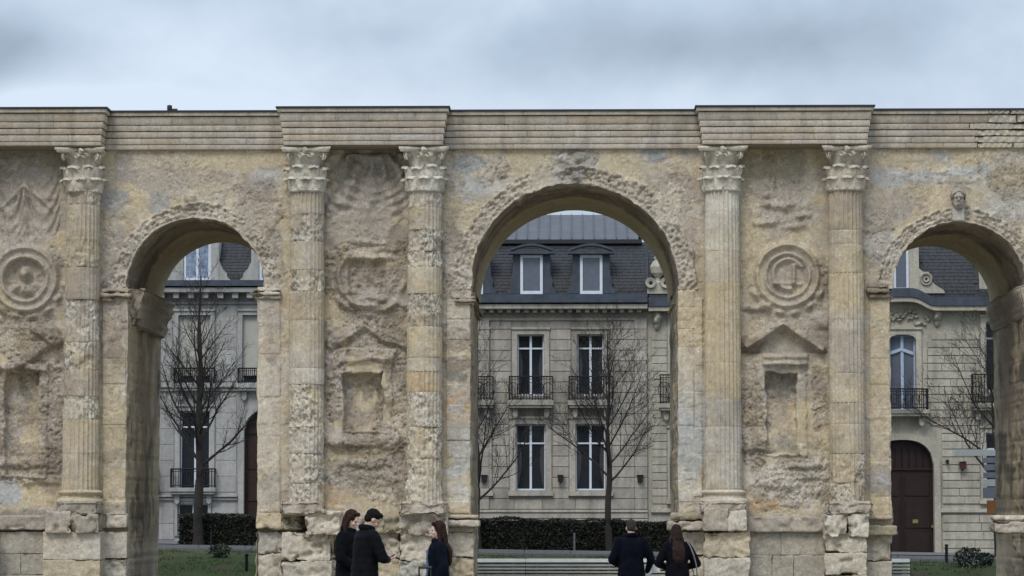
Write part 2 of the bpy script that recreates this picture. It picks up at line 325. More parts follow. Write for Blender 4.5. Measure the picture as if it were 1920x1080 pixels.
# arches: (jamb left, jamb right, arc centre u, spring v, radius px)
ARCH = [(238, 483, 367, 537, 129), (882, 1271, 1077, 537, 195), (1669, 1928, 1798, 542, 127)]
AR = []
for jl, jr, uc, vs, r in ARCH:
    xc, zs = XZ(uc, vs, YW); r_ = XZ(uc+r, vs, YW)[0]-xc; xl, xr = XZ(jl, 700, YW)[0], XZ(jr, 700, YW)[0]
    AR.append(dict(xc=xc, zs=zs, r=r_, xl=xl, xr=xr))
def edge_n(a, t, k): return .035*n2(t*2.3+a['xc'], np.full_like(t, k*7.7), 2)+.018*n2(t*8.3, np.full_like(t, k*3.3+a['xc']), 5)
def arch_sd(x, z):
    """signed distance, positive inside an opening, and the direction that leads out of it"""
    s = np.full(x.shape, -99.0); gx = np.zeros(x.shape); gz = np.zeros(x.shape)
    for a in AR:
        dx, dz = x-a['xc'], z-a['zs']; r = np.hypot(dx, dz)+1e-9; th = np.arctan2(dz, dx)
        up = z >= a['zs']; m1 = a['r']+edge_n(a, th*a['r'], 1)-r
        jl = x-(a['xl']-edge_n(a, z, 2)*.6); jr = (a['xr']+edge_n(a, z, 3)*.6)-x
        m2 = np.minimum(jl, jr); lft = jl < jr
        m = np.where(up, m1, m2); g0 = np.where(up, dx/r, np.where(lft, -1, 1)); g1 = np.where(up, dz/r, 0)
        b = m > s; s = np.where(b, m, s); gx = np.where(b, g0, gx); gz = np.where(b, g1, gz)
    return s, gx, gz
def seg_d(u, v, a, b):
    ax, ay = a; bx, by = b; t = np.clip(((u-ax)*(bx-ax)+(v-ay)*(by-ay))/((bx-ax)**2+(by-ay)**2), 0, 1)
    return np.hypot(u-ax-t*(bx-ax), v-ay-t*(by-ay))
LBL = {}
def lab(name):
    if name not in LBL: LBL[name] = len(LBL)+1
    return LBL[name]
lab('wall')
# jamb masonry: columns of stones (u0,u1,v0,v1, course height)
_r = random.Random(5)
JAMB = []
for u0, u1, v0, v1, hh in ((837,882,562,962,33), (1271,1302,545,940,40), (1302,1318,560,930,62), (486,526,563,960,60), (192,236,545,965,58), (1630,1668,562,966,60), (-200,-105,560,965,50)):
    v = v0; cs = []
    while v < v1-12: nv = min(v1, v+hh*_r.uniform(.7, 1.35)); nv = v1 if v1-nv < 14 else nv; cs.append((v, nv)); v = nv
    JAMB.append((u0, u1, cs))
def facade(x, z, want_label=True):
    sh = x.shape; x = x.ravel().astype(float); z = z.ravel().astype(float)
    u, v = UV(x, YW, z); u = u.ravel(); v = v.ravel(); n = len(x)
    h = .012*fbm(x*1.1, z*1.1, 4, 1); lb = np.full(n, LBL['wall'])
    # mortar render laps over the old stone
    plate = sst(.02, .10, fbm(x*.8, z*1.1, 5, 5, .6)); h += .020*plate
    rg = .035+.30*sst(.12, .42, fbm(x*.9, z*.9, 4, 2))
    for t, i, m in masks(u, v, x, z, ROUGH, .6, 5): rg[i] = np.maximum(rg[i], m*t[4])
    def near(u0, v0, r): return np.nonzero((np.abs(u-u0) < r) & (np.abs(v-v0) < r))[0]
    def warp(i, a=3, f=2.5, s=0): return u[i]+a*fbm(x[i]*f, z[i]*f, 3, s), v[i]+a*fbm(x[i]*f+31, z[i]*f, 3, s)
    nicheM = np.zeros(n)
    # ---- jamb stones
    for u0, u1, cs in JAMB:
        i = np.nonzero((u > u0) & (u < u1) & (v > cs[0][0]) & (v < cs[-1][1]))[0]
        if len(i) == 0: continue
        rg[i] *= .45; h[i] += .03
        e = np.minimum(u[i]-u0, u1-u[i]); h[i] -= .022*sst(1.2, .1, e)
        for k, (a, b) in enumerate(cs):
            j = i[(v[i] >= a) & (v[i] < b)]; h[j] += .016*math.sin(k*5.1+u0)
            lb[j] = lab(f'jamb_stone|{u0}_{k}'); e = np.minimum(v[j]-a, b-v[j]); h[j] -= .020*sst(1.1, .1, e)*(.4+.6*(fbm(x[j]*1.3, z[j]*1.3, 2, 1) > -.1))
    # ---- archivolts: a carved moulded ring, broken away in places
    for k, (a, (jl, jr, uc, vs, rp)) in enumerate(zip(AR, ARCH)):
        i = np.nonzero((np.hypot(u-uc, v-vs) < rp*1.36) & (v < vs+6))[0]
        if len(i) == 0: continue
        r = np.hypot(x[i]-a['xc'], z[i]-a['zs'])-a['r']; th = np.degrees(np.arctan2(z[i]-a['zs'], x[i]-a['xc'])); s = th*math.pi/180*a['r']
        w = [.42, .50, .40][k]*(1+.16*n2(s*2.6, s*0, 3)+.1*n2(s*9, s*0, 6)); pres = sst(-.42, -.2, fbm(s*1.5+k*5, s*0+k, 3, 4)+.12*n2(s*6, r*8, 1))
        if k == 1: pres = np.where((th > 97) & (th < 112), .15, pres)*np.where((th > 158), .8, 1)
        t = r/w; on = sst(1.04, .94, t)*pres
        prof = .035+.030*np.cos(t*math.pi*6.4+.5*n2(s*3, s*0, 1))+.035*sst(.7, .9, t)
        brk = n2(s*11, s*0+t*2.0, 4)+.6*n2(s*19+5, t*6, 2); carve = .055*brk*sst(.1, .2, t)
        h[i] += on*(.5*prof+.6*carve+.04*fbm(x[i]*5, z[i]*5, 2, 3)+.012)
        h[i] -= .05*on*sst(.12, .35, n2(s*15, t*9+k*5, 6))*sst(.06, .2, t)
        rg[i] = np.maximum(rg[i]*(1-on), on*.55); j = i[t < 1.0]; lb[j] = lab('archivolt|%d' % k)
    # ---- medallions
    for mi, (uc, vc, RR) in enumerate(((47, 523, 64), (689, 521, 60), (1476, 517, 62))):
        i = near(uc, vc, RR*1.5); 
        if len(i) == 0: continue
        uu, vv = warp(i, 4 if mi == 1 else 1.5); dx, dy = (uu-uc)/RR, (vv-vc)/RR; r = np.hypot(dx, dy); th = np.arctan2(dy, dx)
        wear = [1, .0, 1][mi]; ring = np.exp(-((r-.93)/.075)**2)*.12+np.exp(-((r-.66)/.055)**2)*.09+sst(.97, .9, r)*.05
        dish = -sst(.66, .56, r)*.08
        if mi == 1:
            keep = sst(.1, .5, np.cos(th-2.6))*1.0; ring = (np.exp(-((r-.9)/.09)**2)*.16)*keep+.06*sst(1.0, .8, r); dish = -.14*sst(.62, .52, np.maximum(np.abs(dx), np.abs(dy)))
            ring += .09*np.exp(-((vv-(vc-38))/6)**2)*sst(.95, .7, np.abs(dx))
            ring += .1*np.exp(-((vv-(vc+34)-8*np.sin(dx*3))/6)**2)*sst(.85, .6, np.abs(dx))
        if mi == 2: ring += np.exp(-((r-.93)/.10)**2)*.05*(dy < -.3)
        h[i] += ring+dish
        if mi == 0:   # worn bust
            h[i] += .05*np.sin(8*np.arctan2(dy-.1, dx))*sst(.6, .5, r)*sst(.2, .3, r)*(dy > .05) - .10*sst(.62, .5, r) + .46*np.exp(-((dx/.15)**2+((dy+.14)/.21)**2)**1.5)+.30*np.exp(-((dx/.4)**2+((dy-.3)/.2)**2)**1.5)+.05*fbm(x[i]*7, z[i]*7, 2, 3)*sst(.6, .4, r)
        if mi == 1: h[i] += .12*fbm(x[i]*6, z[i]*6, 3, 2)*sst(.7, .5, r)
        if mi == 2:   # crescent with an upright stroke
            cr = np.exp(-((np.hypot(dx-.02, dy+.05)-.45)/.07)**2)*((dx < .15) | (dy < -.25)); up = 1.3*np.exp(-((dx-.18)/.06)**2)*sst(-.4, -.3, dy)*sst(.3, .2, dy)
            h[i] += .14*cr+.15*up+.08*np.exp(-((dy-.25)/.05)**2)*sst(.5, .4, np.abs(dx))
        j = i[r < 1.02]; lb[j] = lab('medallion|%d' % mi); rg[i] = np.where(r < 1.0, rg[i]*(.75 if mi == 1 else .3), rg[i])
        g = (np.exp(-((r-1.13)/.085)**2)*sst(.05, .4, dy)); h[i] += g*(.09+.07*np.sin(th*(15 if mi != 1 else 9)))*1.0
        j = i[(r > 1.02) & (r < 1.28) & (dy > .25)]; lb[j] = lab('garland|%d' % mi)
    # ---- pylon 1: swags and folds
    i = np.nonzero((u < 112) & (v > 318) & (v < 452))[0]
    if len(i):
        uu, vv = warp(i, 5, 1.8); dx, dy = np.abs(uu-48), vv-330; env = sst(318, 345, v[i])*sst(452, 430, v[i])
        sw = np.sin((dy+(dx-34)**2/17)/5.0); h[i] += env*(.035*sw+.03*np.sin(dx*.5-dy*.12)*sst(26, 12, dx))+env*.10*np.exp(-((dx)/7)**2)*sst(430, 400, v[i])
        h[i] += env*.09*np.exp(-((dy-18-dx*.9)/5)**2)*sst(60, 50, dx); rg[i] = np.minimum(rg[i], .25)
        lb[i[env > .3]] = lab('carved_relief|0')
    # ---- pylon 2: worn fan of feathers
    i = np.nonzero((u > 612) & (u < 768) & (v > 288) & (v < 452))[0]
    if len(i):
        uu, vv = warp(i, 9, 1.6, 4); dx, dy = uu-692, vv-282; r = np.hypot(dx, dy); th = np.arctan2(dx, dy+25)
        env = sst(10, 24, r)*sst(165, 120, r); patch = sst(-.25, .15, fbm(x[i]*1.9, z[i]*1.9, 3, 3))
        h[i] += env*(.25+.75*patch)*(.085*np.sin(th*17+r*.02)*sst(15, 45, r)+.03*np.sin(r*.35))+.05*env*patch
        h[i] += .11*np.exp(-((dx/28)**2+((dy-16)/7)**2)); h[i] += .09*np.exp(-((dx/15)**2+((dy-62)/32)**2))
        lb[i[(env > .2) & (v[i] < 446)]] = lab('carved_relief|1')
    # ---- pylon 3: fragments
    i = np.nonzero((u > 1412) & (u < 1545) & (v > 325) & (v < 438))[0]
    if len(i):
        uu, vv = warp(i, 6, 2, 2); hh = 0
        for (a, b, c, d, A) in ((1448,345,5,16,.11),(1443,366,16,6,.09),(1465,385,20,9,.12),(1440,385,12,5,.08),(1488,378,10,6,.06),(1432,418,26,6,.11),(1460,410,20,8,.07),(1505,405,14,6,.09),(1495,425,20,5,.08),(1478,368,6,14,.06)):
            hh = hh+A*np.exp(-(((uu-a)/c)**2+((vv-b)/d)**2)**1.4)
        h[i] += hh*(1+.7*fbm(x[i]*8, z[i]*8, 2, 2)); lb[i] = lab('carved_relief|2')
    # keystone carving over the middle arch and worn lump over the left one
    i = near(1076, 312, 52)
    if len(i):
        dx, dy = (u[i]-1076)/38, (v[i]-312)/30; r = np.hypot(dx, dy); th = np.arctan2(dy, dx)
        h[i] += sst(1.1, .8, r)*(.05+.07*np.sin(th*5+1)*r+.06*fbm(x[i]*7, z[i]*7, 3, 1)); lb[i[r < 1.1]] = lab('keystone_carving|1')
    i = near(357, 372, 22)
    if len(i):
        d = np.hypot((u[i]-357)/10, (v[i]-372)/12); h[i] += .12*np.exp(-d**4); lb[i[d < 1.2]] = lab('keystone_carving|0')
    # ---- pediments
    i = near(1470, 645, 85)
    if len(i):
        uu, vv = warp(i, 1.6, 3); d = np.minimum(seg_d(uu, vv, (1400, 648), (1468, 604)), seg_d(uu, vv, (1468, 604), (1540, 654)))
        ped = sst(6.5, 4.5, d)*.20+sst(11, 9.5, d)*sst(0, 2, vv-606)*.05; tri = (vv > 612+np.abs(uu-1469)*.6) & (vv < 662)
        h[i] += ped-.09*(tri & (d > 7))+.05*tri*fbm(x[i]*5, z[i]*5, 2, 3)
        cor = sst(660, 664, vv)*sst(688, 684, vv)*sst(46, 40, np.abs(uu-1472)); h[i] += cor*(.11+.03*np.sin(vv*.5))
        lb[i[(ped > .02) | tri | (cor > .3)]] = lab('pediment|2'); rg[i] *= .6
    i = near(688, 640, 90)
    if len(i):
        uu, vv = warp(i, 7, 2.2, 6); d = np.minimum(seg_d(uu, vv, (618, 642), (686, 608)), seg_d(uu, vv, (686, 608), (758, 645)))
        ped = sst(12, 5, d)*.15; cor = sst(650, 655, vv)*sst(686, 676, vv)*sst(62, 50, np.abs(uu-686)); hol = sst(650, 656, vv)*sst(672, 666, vv)*sst(45, 30, np.abs(uu-686))
        h[i] += ped+cor*.16-hol*.13; lb[i[(ped > .02) | (cor > .2)]] = lab('pediment|1')
    i = near(40, 660, 80)
    if len(i):
        uu, vv = warp(i, 8, 2.2, 6); h[i] += .16*sst(14, 6, seg_d(uu, vv, (30, 690), (100, 640)))+.15*sst(13, 6, seg_d(uu, vv, (66, 612), (108, 640)))+.12*sst(8, 4, np.abs(vv-690))*(uu < 90)
        lb[i[(seg_d(uu, vv, (30, 690), (100, 640)) < 13)]] = lab('pediment|0')
    # ---- niches
    for k, (a, b, c, d, dep) in enumerate(((10, 71, 700, 892, .30), (645, 717, 699, 808, .34), (1437, 1494, 700, 851, .34))):
        i = near((a+b)/2, (c+d)/2, 120)
        if len(i) == 0: continue
        uu, vv = warp(i, 5.5, 3.2, 1); e = np.minimum(np.minimum(uu-a, b-uu), np.minimum(vv-c, d-vv)); m = sst(-1.2, .8, e)
        fr = sst(-20, -17, e)*(1-m)*(vv < d+4); 
        dep = dep*(1-(.75 if k != 1 else .15)*sst(c+30, d-10, vv+6*fbm(x[i]*3, z[i]*3, 2, 1))); h[i] = h[i]*(1-m*.35)+fr*(.05)-m*dep; h[i] += m*(.06*fbm(x[i]*2.5, z[i]*2.5, 3, 4)); rg[i] = np.where(m > .5, .25+.5*sst(-.1, .2, fbm(x[i]*2, z[i]*2, 3, 6)), rg[i]); lb[i[e > -1.2]] = lab('niche|%d' % k)
    # brackets under the niches, ruined ledges
    for (a, b, c, d, A, s) in ((655,826,52,10,.17,1),(636,828,16,16,.12,1),(728,828,20,18,.17,1),(685,868,50,8,.10,1),(700,895,40,12,.06,1),(1515,872,36,5,.12,2),(1420,835,34,12,.12,2),(1490,890,60,8,.08,2),(1450,905,60,10,.09,2),
                            (40,868,60,8,.12,0),(80,900,36,10,.1,0),(110,790,14,50,.07,0),(85,625,24,12,.15,0),(690,455,50,6,.1,1),(650,470,16,8,.12,1),(725,465,22,8,.11,1),(700,575,60,8,.1,1),(665,565,30,8,.09,1),
                            (760,900,30,30,.06,1),(1545,600,16,14,.1,2),(1420,575,30,6,.1,2)):
        i = np.nonzero((np.abs(u-a) < c*1.8) & (np.abs(v-b) < d*2.2))[0]
        if len(i): uu, vv = warp(i, 7, 2.5, s); h[i] += A*np.exp(-(((uu-a)/c)**4+((vv-b)/d)**4))
    rgc = rg.copy(); rg = rg*.72; h += rough_disp(x, z, rg); h += rg*.018
    # pockmarks
    f1, f2, idv = worley(x*5, z*5, 2); h -= .05*sst(.16, .08, f1)*(idv > .35)*(.4+rg)
    tint = tint_at(u, v, x, z)
    old = sst(.28, .55, rgc+.12*fbm(x*3, z*3, 3, 6))[:, None]*.55; vv_ = sst(-.15, .15, fbm(x*1.7, z*2.1, 4, 7, .6))[:, None]; tint = tint*(1-old)+(K['grey']*1.02*vv_+K['dbrown']*1.35*(1-vv_))*old
    for k in range(3):
        i = np.nonzero(lb == LBL.get('niche|%d' % k, -1))[0]
        if len(i): g = sst(-.08, .12, fbm(x[i]*1.4+k, z[i]*1.8, 4, 2, .65))[:, None]; tint[i] = tint[i]*(1-g*.55)+K['mortar']*.9*g*.55; g = sst(.1, .25, fbm(x[i]*2.1+k+5, z[i]*2.6, 4, 4, .65))[:, None]; tint[i] = tint[i]*(1-g*.6)+K['dgrey']*g*.6
    i = np.nonzero(np.isin(lb, [LBL.get('archivolt|%d' % k, -1) for k in range(3)]))[0]; tint[i] = tint[i]*.6+K['pale']*.4*.95
    tint = np.concatenate([tint, np.clip(.2+rgc*1.0, 0, 1)[:, None]], 1)
    return h.reshape(sh), lb.reshape(sh), tint.reshape(sh+(4,))
def build_facade():
    xa = [XZ(-118, 700, YW)[0]]; xe = XZ(2275, 700, YW)[0]; i0, i1 = XZ(-45, 700, YW)[0], XZ(1965, 700, YW)[0]
    while xa[-1] < xe: xa.append(xa[-1]+(.0262 if i0 < xa[-1] < i1 else .11))
    z0 = XZ(1000, 990, YW)[1]; z1 = XZ(1000, 266, YW)[1]; za = np.arange(z0, z1+.03, .0262)
    X, Z = np.meshgrid(np.array(xa), za, indexing='ij'); s, gx, gz = arch_sd(X, Z)
    cell = np.gradient(np.array(xa))[:, None]*np.ones_like(Z); c = cell*.74; sn = np.abs(s) < c
    X2 = np.where(sn, X+gx*s, X); Z2 = np.where(sn, Z+gz*s, Z); inside = (s >= c)
    h, lb, tint = facade(X2, Z2)
    nx, nz = X.shape; idx = np.arange(nx*nz).reshape(nx, nz)
    q = np.stack([idx[:-1,:-1], idx[1:,:-1], idx[1:,1:], idx[:-1,1:]], -1).reshape(-1, 4)
    sm = np.where(sn, 0, s).ravel(); ins = inside.ravel()
    keep = ~(ins[q].any(1) | (sm[q].sum(1) > 1e-6) | ((np.abs(sm[q]).max(1) < 1e-9)))
    q = q[keep]; L = lb.ravel()[q]; flab = np.sort(L, 1)[:, 1]; 
    V = np.stack([X2.ravel(), (YW-h).ravel(), Z2.ravel()], 1); T = tint.reshape(-1, 4)
    order = np.argsort(flab, kind='stable'); q = q[order]; flab = flab[order]
    inv = {b: a for a, b in LBL.items()}; vals, st = np.unique(flab, return_index=True); st = list(st)+[len(q)]
    for k, val in enumerate(vals):
        f = q[st[k]:st[k+1]]; uq, iv = np.unique(f, return_inverse=True); nm = inv[int(val)].split('|')[0]
        mobj(nm, raw_mesh(nm, V[uq], iv.reshape(f.shape), M_STONE, T[uq]), gate)
build_facade()
# ---- the vaults and reveals: swept back from the very same edge
def build_reveal(a):
    zb = -.2; zj = np.arange(zb, a['zs'], .04); L = [(a['xl']-edge_n(a, np.array([t]), 2)[0]*.6, t) for t in zj]
    Rr = [(a['xr']+edge_n(a, np.array([t]), 3)[0]*.6, t) for t in zj]; ths = np.linspace(math.pi, 0, int(math.pi*a['r']/.035))
    A = [(a['xc']+math.cos(t)*(a['r']+edge_n(a, np.array([t*a['r']]), 1)[0]), a['zs']+math.sin(t)*(a['r']+edge_n(a, np.array([t*a['r']]), 1)[0])) for t in ths]
    for nm, prof in (('reveal', L), ('vault', A), ('reveal', Rr[::-1])):
        p = np.array(prof); h, lb, tint = facade(p[:, 0], p[:, 1]); ts = np.concatenate([[0, .02], np.linspace(.1, DEPTH, 60)])
        Xg = np.repeat(p[:, 0][:, None], len(ts), 1); Zg = np.repeat(p[:, 1][:, None], len(ts), 1)
        Yg = YW-h[:, None]*(1-sst(0, .3, ts))[None, :]+ts[None, :]
        # outward = towards the opening
        if nm == 'vault': nx_, nz_ = -(p[:, 0]-a['xc'])/a['r'], -(p[:, 1]-a['zs'])/a['r']; en = np.hypot(p[:, 0]-a['xc'], p[:, 1]-a['zs'])-a['r']
        else: sg = 1 if prof is L else -1; nx_, nz_ = np.full(len(p), sg*1.0), np.zeros(len(p))
        g = fbm3(Xg*1.7+Yg*.9, Yg*1.7, Zg*1.7, 4); course = np.abs(((Zg if nm == 'reveal' else Yg)/.52) % 1-.5)
        d = (.03*g+.05*sst(.1, .5, fbm3(Xg*3, Yg*3+8, Zg*3, 3))-.02*sst(.475, .5, course))*sst(0, .12, ts)[None, :]
        # the rear half of each vault keeps its clean yellow ring of newer stone, a little lower
        back = sst(3.1, 3.3, ts)[None, :]; d = d*(1-.88*back)+(back*.07 if nm == 'vault' else 0)
        d = d+(en[:, None]*sst(.6, 3.0, ts)[None, :] if nm == 'vault' else 0)
        Xg = Xg+nx_[:, None]*d; Zg = Zg+nz_[:, None]*d
        n, m = Xg.shape; idx = np.arange(n*m).reshape(n, m); q = np.stack([idx[:-1,:-1], idx[1:,:-1], idx[1:,1:], idx[:-1,1:]], -1).reshape(-1, 4)
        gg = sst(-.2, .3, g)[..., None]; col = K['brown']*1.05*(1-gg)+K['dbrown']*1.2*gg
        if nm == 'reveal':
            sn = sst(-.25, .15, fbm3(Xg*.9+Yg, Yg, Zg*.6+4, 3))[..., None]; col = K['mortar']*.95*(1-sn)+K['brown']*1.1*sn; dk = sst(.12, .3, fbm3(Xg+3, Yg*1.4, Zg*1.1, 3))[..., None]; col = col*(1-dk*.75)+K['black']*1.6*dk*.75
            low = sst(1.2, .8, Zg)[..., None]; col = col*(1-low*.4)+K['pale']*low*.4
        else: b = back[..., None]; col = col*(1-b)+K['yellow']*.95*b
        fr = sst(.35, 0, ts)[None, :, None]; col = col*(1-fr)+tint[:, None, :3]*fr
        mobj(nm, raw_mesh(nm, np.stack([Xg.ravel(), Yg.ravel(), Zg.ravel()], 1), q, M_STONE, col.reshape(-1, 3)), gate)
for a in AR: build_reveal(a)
# ---- rear face, ends and core
def coarse_rear():
    xa = np.arange(XZ(-118, 700, YW)[0], XZ(2275, 700, YW)[0]+.1, .12); za = np.arange(-.2, 11.5, .12)
    X, Z = np.meshgrid(xa, za, indexing='ij'); s, gx, gz = arch_sd(X, Z); sn = np.abs(s) < .09
    X2 = np.where(sn, X+gx*s, X); Z2 = np.where(sn, Z+gz*s, Z); nx, nz = X.shape; idx = np.arange(nx*nz).reshape(nx, nz)
    q = np.stack([idx[:-1,:-1], idx[:-1,1:], idx[1:,1:], idx[1:,:-1]], -1).reshape(-1, 4); sm = np.where(sn, 0, s).ravel(); ins = (s >= .09).ravel()
    q = q[~(ins[q].any(1) | (sm[q].sum(1) > 1e-6))]; x, z = X2.ravel(), Z2.ravel(); g = .03*fbm(x*2, z*2, 3, 2)
    mobj('rear_wall', raw_mesh('rear_wall', np.stack([x, YR+g, z], 1), q, M_STONE, tint_at(x*0, x*0-999, x, z)), gate)
coarse_rear()
XL, XR = XZ(-118, 700, YW)[0], XZ(2275, 700, YW)[0]
for xx, nm in ((XL, 'end_wall'), (XR, 'end_wall')):
    zz, yy = np.meshgrid(np.arange(-.2, 11.5, .15), np.linspace(YW, YR, 40), indexing='ij'); n, m = zz.shape; idx = np.arange(n*m).reshape(n, m)
    q = np.stack([idx[:-1,:-1], idx[1:,:-1], idx[1:,1:], idx[:-1,1:]], -1).reshape(-1, 4); g = .04*fbm(yy*2, zz*2, 3, 1); y_, z_ = yy.ravel(), zz.ravel()
    mobj(nm, raw_mesh(nm, np.stack([xx+g.ravel(), y_, z_], 1), q, M_STONE, tint_at(y_*0, y_*0-999, y_, z_)), gate)

# ------------------------------------------------------------------ stones
def stone_block(name, x0, x1, y0, y1, z0, z1, parent, res=.06, taper=0, amp=.02, rnd=.03, seed=0, base=None, mat=None, chip=0, carve=0, slope=0, lst=PATCH):
    """a dressed stone: front, sides, top and bottom gridded, edges rounded and surfaces worn"""
    lx, ly, lz = x1-x0, y1-y0, z1-z0
    nx, ny, nz = max(2, int(lx/res)), max(2, min(8, int(ly/(res*1.5)))), max(2, int(lz/res))
    def ax(n, l): t = np.linspace(0, 1, n+1); e = min(.3, rnd/l*.6); return np.concatenate([[0, e], t[1:-1], [1-e, 1]]) if n > 2 else np.array([0, e, .5, 1-e, 1])
    gx, gy, gz = ax(nx, lx), ax(ny, ly), ax(nz, lz); Vs = []; Fs = []; off = 0
    def grid(A, B, fn, flip):
        nonlocal off
        a, b = np.meshgrid(A, B, indexing='ij'); p = fn(a.ravel(), b.ravel()); Vs.append(p); n, m = a.shape; idx = off+np.arange(n*m).reshape(n, m)
        q = np.stack([idx[:-1,:-1], idx[1:,:-1], idx[1:,1:], idx[:-1,1:]], -1).reshape(-1, 4); Fs.append(q[:, ::-1] if flip else q); off += n*m
    o = lambda t, k: np.full_like(t, k)
    grid(gx, gz, lambda a, b: np.stack([a, o(a, 0.), b], 1), False)
    grid(gx, gy, lambda a, b: np.stack([a, b, o(a, 1.)], 1), False); grid(gx, gy, lambda a, b: np.stack([a, b, o(a, 0.)], 1), True)
    grid(gy, gz, lambda a, b: np.stack([o(a, 0.), a, b], 1), True); grid(gy, gz, lambda a, b: np.stack([o(a, 1.), a, b], 1), False)
    U = np.concatenate(Vs); q = np.concatenate(Fs); Pm = U*np.array([lx, ly, lz])+np.array([x0, y0, z0])
    # rounding: pull towards an inner box
    C = np.array([(x0+x1)/2, (y0+y1)/2, (z0+z1)/2]); H = np.array([lx, ly, lz])/2; r = min(rnd, H.min()*.9)
    inner = np.clip(Pm-C, -(H-r), H-r); d = Pm-C-inner; ln = np.linalg.norm(d, axis=1, keepdims=True)+1e-9; k = np.minimum(1, r/ln); Nn = d/ln
    Pm = C+inner+d*k; dirn = np.where(ln > 1e-6, Nn, 0); x, y, z = Pm.T
    so = seed*3.7
    disp = amp*fbm3(x*3.1+so, y*3.1, z*3.1+so, 4)+amp*.5*fbm3(x*11+so, y*11, z*11, 2)
    if chip: disp -= chip*sst(.08, .38, fbm3(x*1.9+so, y*1.9+5, z*2.6, 3)) + chip*.5*sst(.1, .35, fbm3(x*6+so, y*6+5, z*6, 2))
    if carve: disp += carve*np.sin(x*carve_f)*np.sin((z-z0)/lz*math.pi)
    Pm = Pm+dirn*disp[:, None]
    if taper: Pm[:, 0] -= taper*np.clip(1-(Pm[:, 2]-z0)/lz, 0, 1)**1.3*(np.sign(taper)*(Pm[:, 0]-C[0]) > 0)
    if slope: Pm[:, 1] += slope*(1-(Pm[:, 2]-z0)/lz)*(Pm[:, 1] < (y0+y1)/2)
    u, v = UV(x, y, z); t = tint_at(u, v, x, z, lst=lst)
    if base is not None: bc = K[base] if isinstance(base, str) else np.array(base); t = t*.35+bc*.65
    return mobj(name, raw_mesh(name, Pm, q, mat or M_STONE, t), parent)
carve_f = 30.0

# ------------------------------------------------------------------ entablature
ent = mobj('entablature', None, gate)
YE = YW-.86
def zE(v): return XZ(1000, v-1.5, YE)[1]
COURSE_OLD = [(204.5, 213, .17, .0), (213, 229, .115, .045), (229, 241, .085, .012), (241, 253, .055, .012), (253, 273, .02, .0)]
COURSE = [(204.5, 213, .17, .0), (213, 229, .115, .045), (229, 241, .085, .012), (241, 253, .055, .012), (253, 265, .03, .0), (265, 273, .015, .0)]
PYL = [(-118, 188), (533, 829), (1318, 1625), (1965, 2275)]
rr = random.Random(3)
def px_x(u, v=240, Y=YE): return XZ(u, v, Y)[0]
secs = []
for k, (a, b) in enumerate(PYL):
    secs.append((px_x(a), px_x(b), True))
    if k < 3: secs.append((px_x(b), px_x(PYL[k+1][0]), False))
for (xa, xb, pyl) in secs:
    zA = [(zE(v1), zE(v0), off, sl) for v0, v1, off, sl in COURSE]
    for ci, (z0, z1, off, sl) in enumerate(zA):
        yf = (YE if pyl else YW-.12)-off; x0 = xa-(off if pyl else -off-.004); x1 = xb+(off if pyl else -off-.004)
        if ci == 5 and not pyl: z0 -= .02
        n = max(1, round((x1-x0)/rr.uniform(.75, 1.9))); cuts = [x0]+sorted(x0+(x1-x0)*(i+rr.uniform(-.25, .25))/n for i in range(1, n))+[x1]
        for i in range(n):
            uu, _ = UV(np.array([(cuts[i]+cuts[i+1])/2]), yf, np.array([z0])); old = uu[0] > 1862 and not pyl
            if cuts[i+1]-cuts[i] < .06: continue
            base = rr.choice(['e1', 'e1', 'e2', 'e3', 'e1']); bc = dict(e1=(.42,.37,.32), e2=(.46,.415,.375), e3=(.385,.315,.255))[base]
            # the join between two stones stays hairline on the new work
            carve_f = [40, 26, 52, 34, 26, 44][ci]
            stone_block('block', cuts[i]+.0015, cuts[i+1]-.0015, yf, YW+.6, z0+(.022 if ci < 4 else .010), z1-.002, ent, res=.09 if not old else .04, amp=.006 if not old else .012, rnd=.006, seed=i+ci*3,
                        base=bc if not old else (.44,.40,.34), mat=M_ENT if not old else M_STONE, chip=0 if not old else .015, carve=.028 if old else 0, slope=sl if not old else 0, lst=[])
    b = MB(); zt = zA[0][1]; yf = (YE if pyl else YW-.12)-.21; o = .04
    b.box(xa-(.21 if pyl else -.215), xb+(.21 if pyl else -.215), yf, YR+.3, zt+.002, zt+.045)
    b.build('lead_flashing', M_LEAD, gate)
b = MB()
for (xa, xb, pyl) in secs: b.box(xa+.03, xb-.03, (YE if pyl else YW-.12)+.05, YR+.12, zE(272.5), zE(205)-.004)
b.build('entablature_core', stone_mat('joint_shadow', (.09, .08, .065), objrand=0), gate)
# soffit under the projecting pylon entablature
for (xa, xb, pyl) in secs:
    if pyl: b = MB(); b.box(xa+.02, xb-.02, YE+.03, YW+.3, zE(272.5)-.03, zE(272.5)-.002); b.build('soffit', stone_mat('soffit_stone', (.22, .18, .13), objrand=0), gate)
b = MB(); b.lathe([(.05, 0), (.07, .05), (.065, .15), (.001, .17)], (*P(318, 206, YW-.1)[:2], zE(205)+.06), 10); px_ = P(322, 206, YW-.1); b.box(px_.x-.01, px_.x+.15, px_.y-.05, px_.y+.05, zE(205)+.06, zE(205)+.12)
b.build('roof_outlet', M_LEAD, gate)

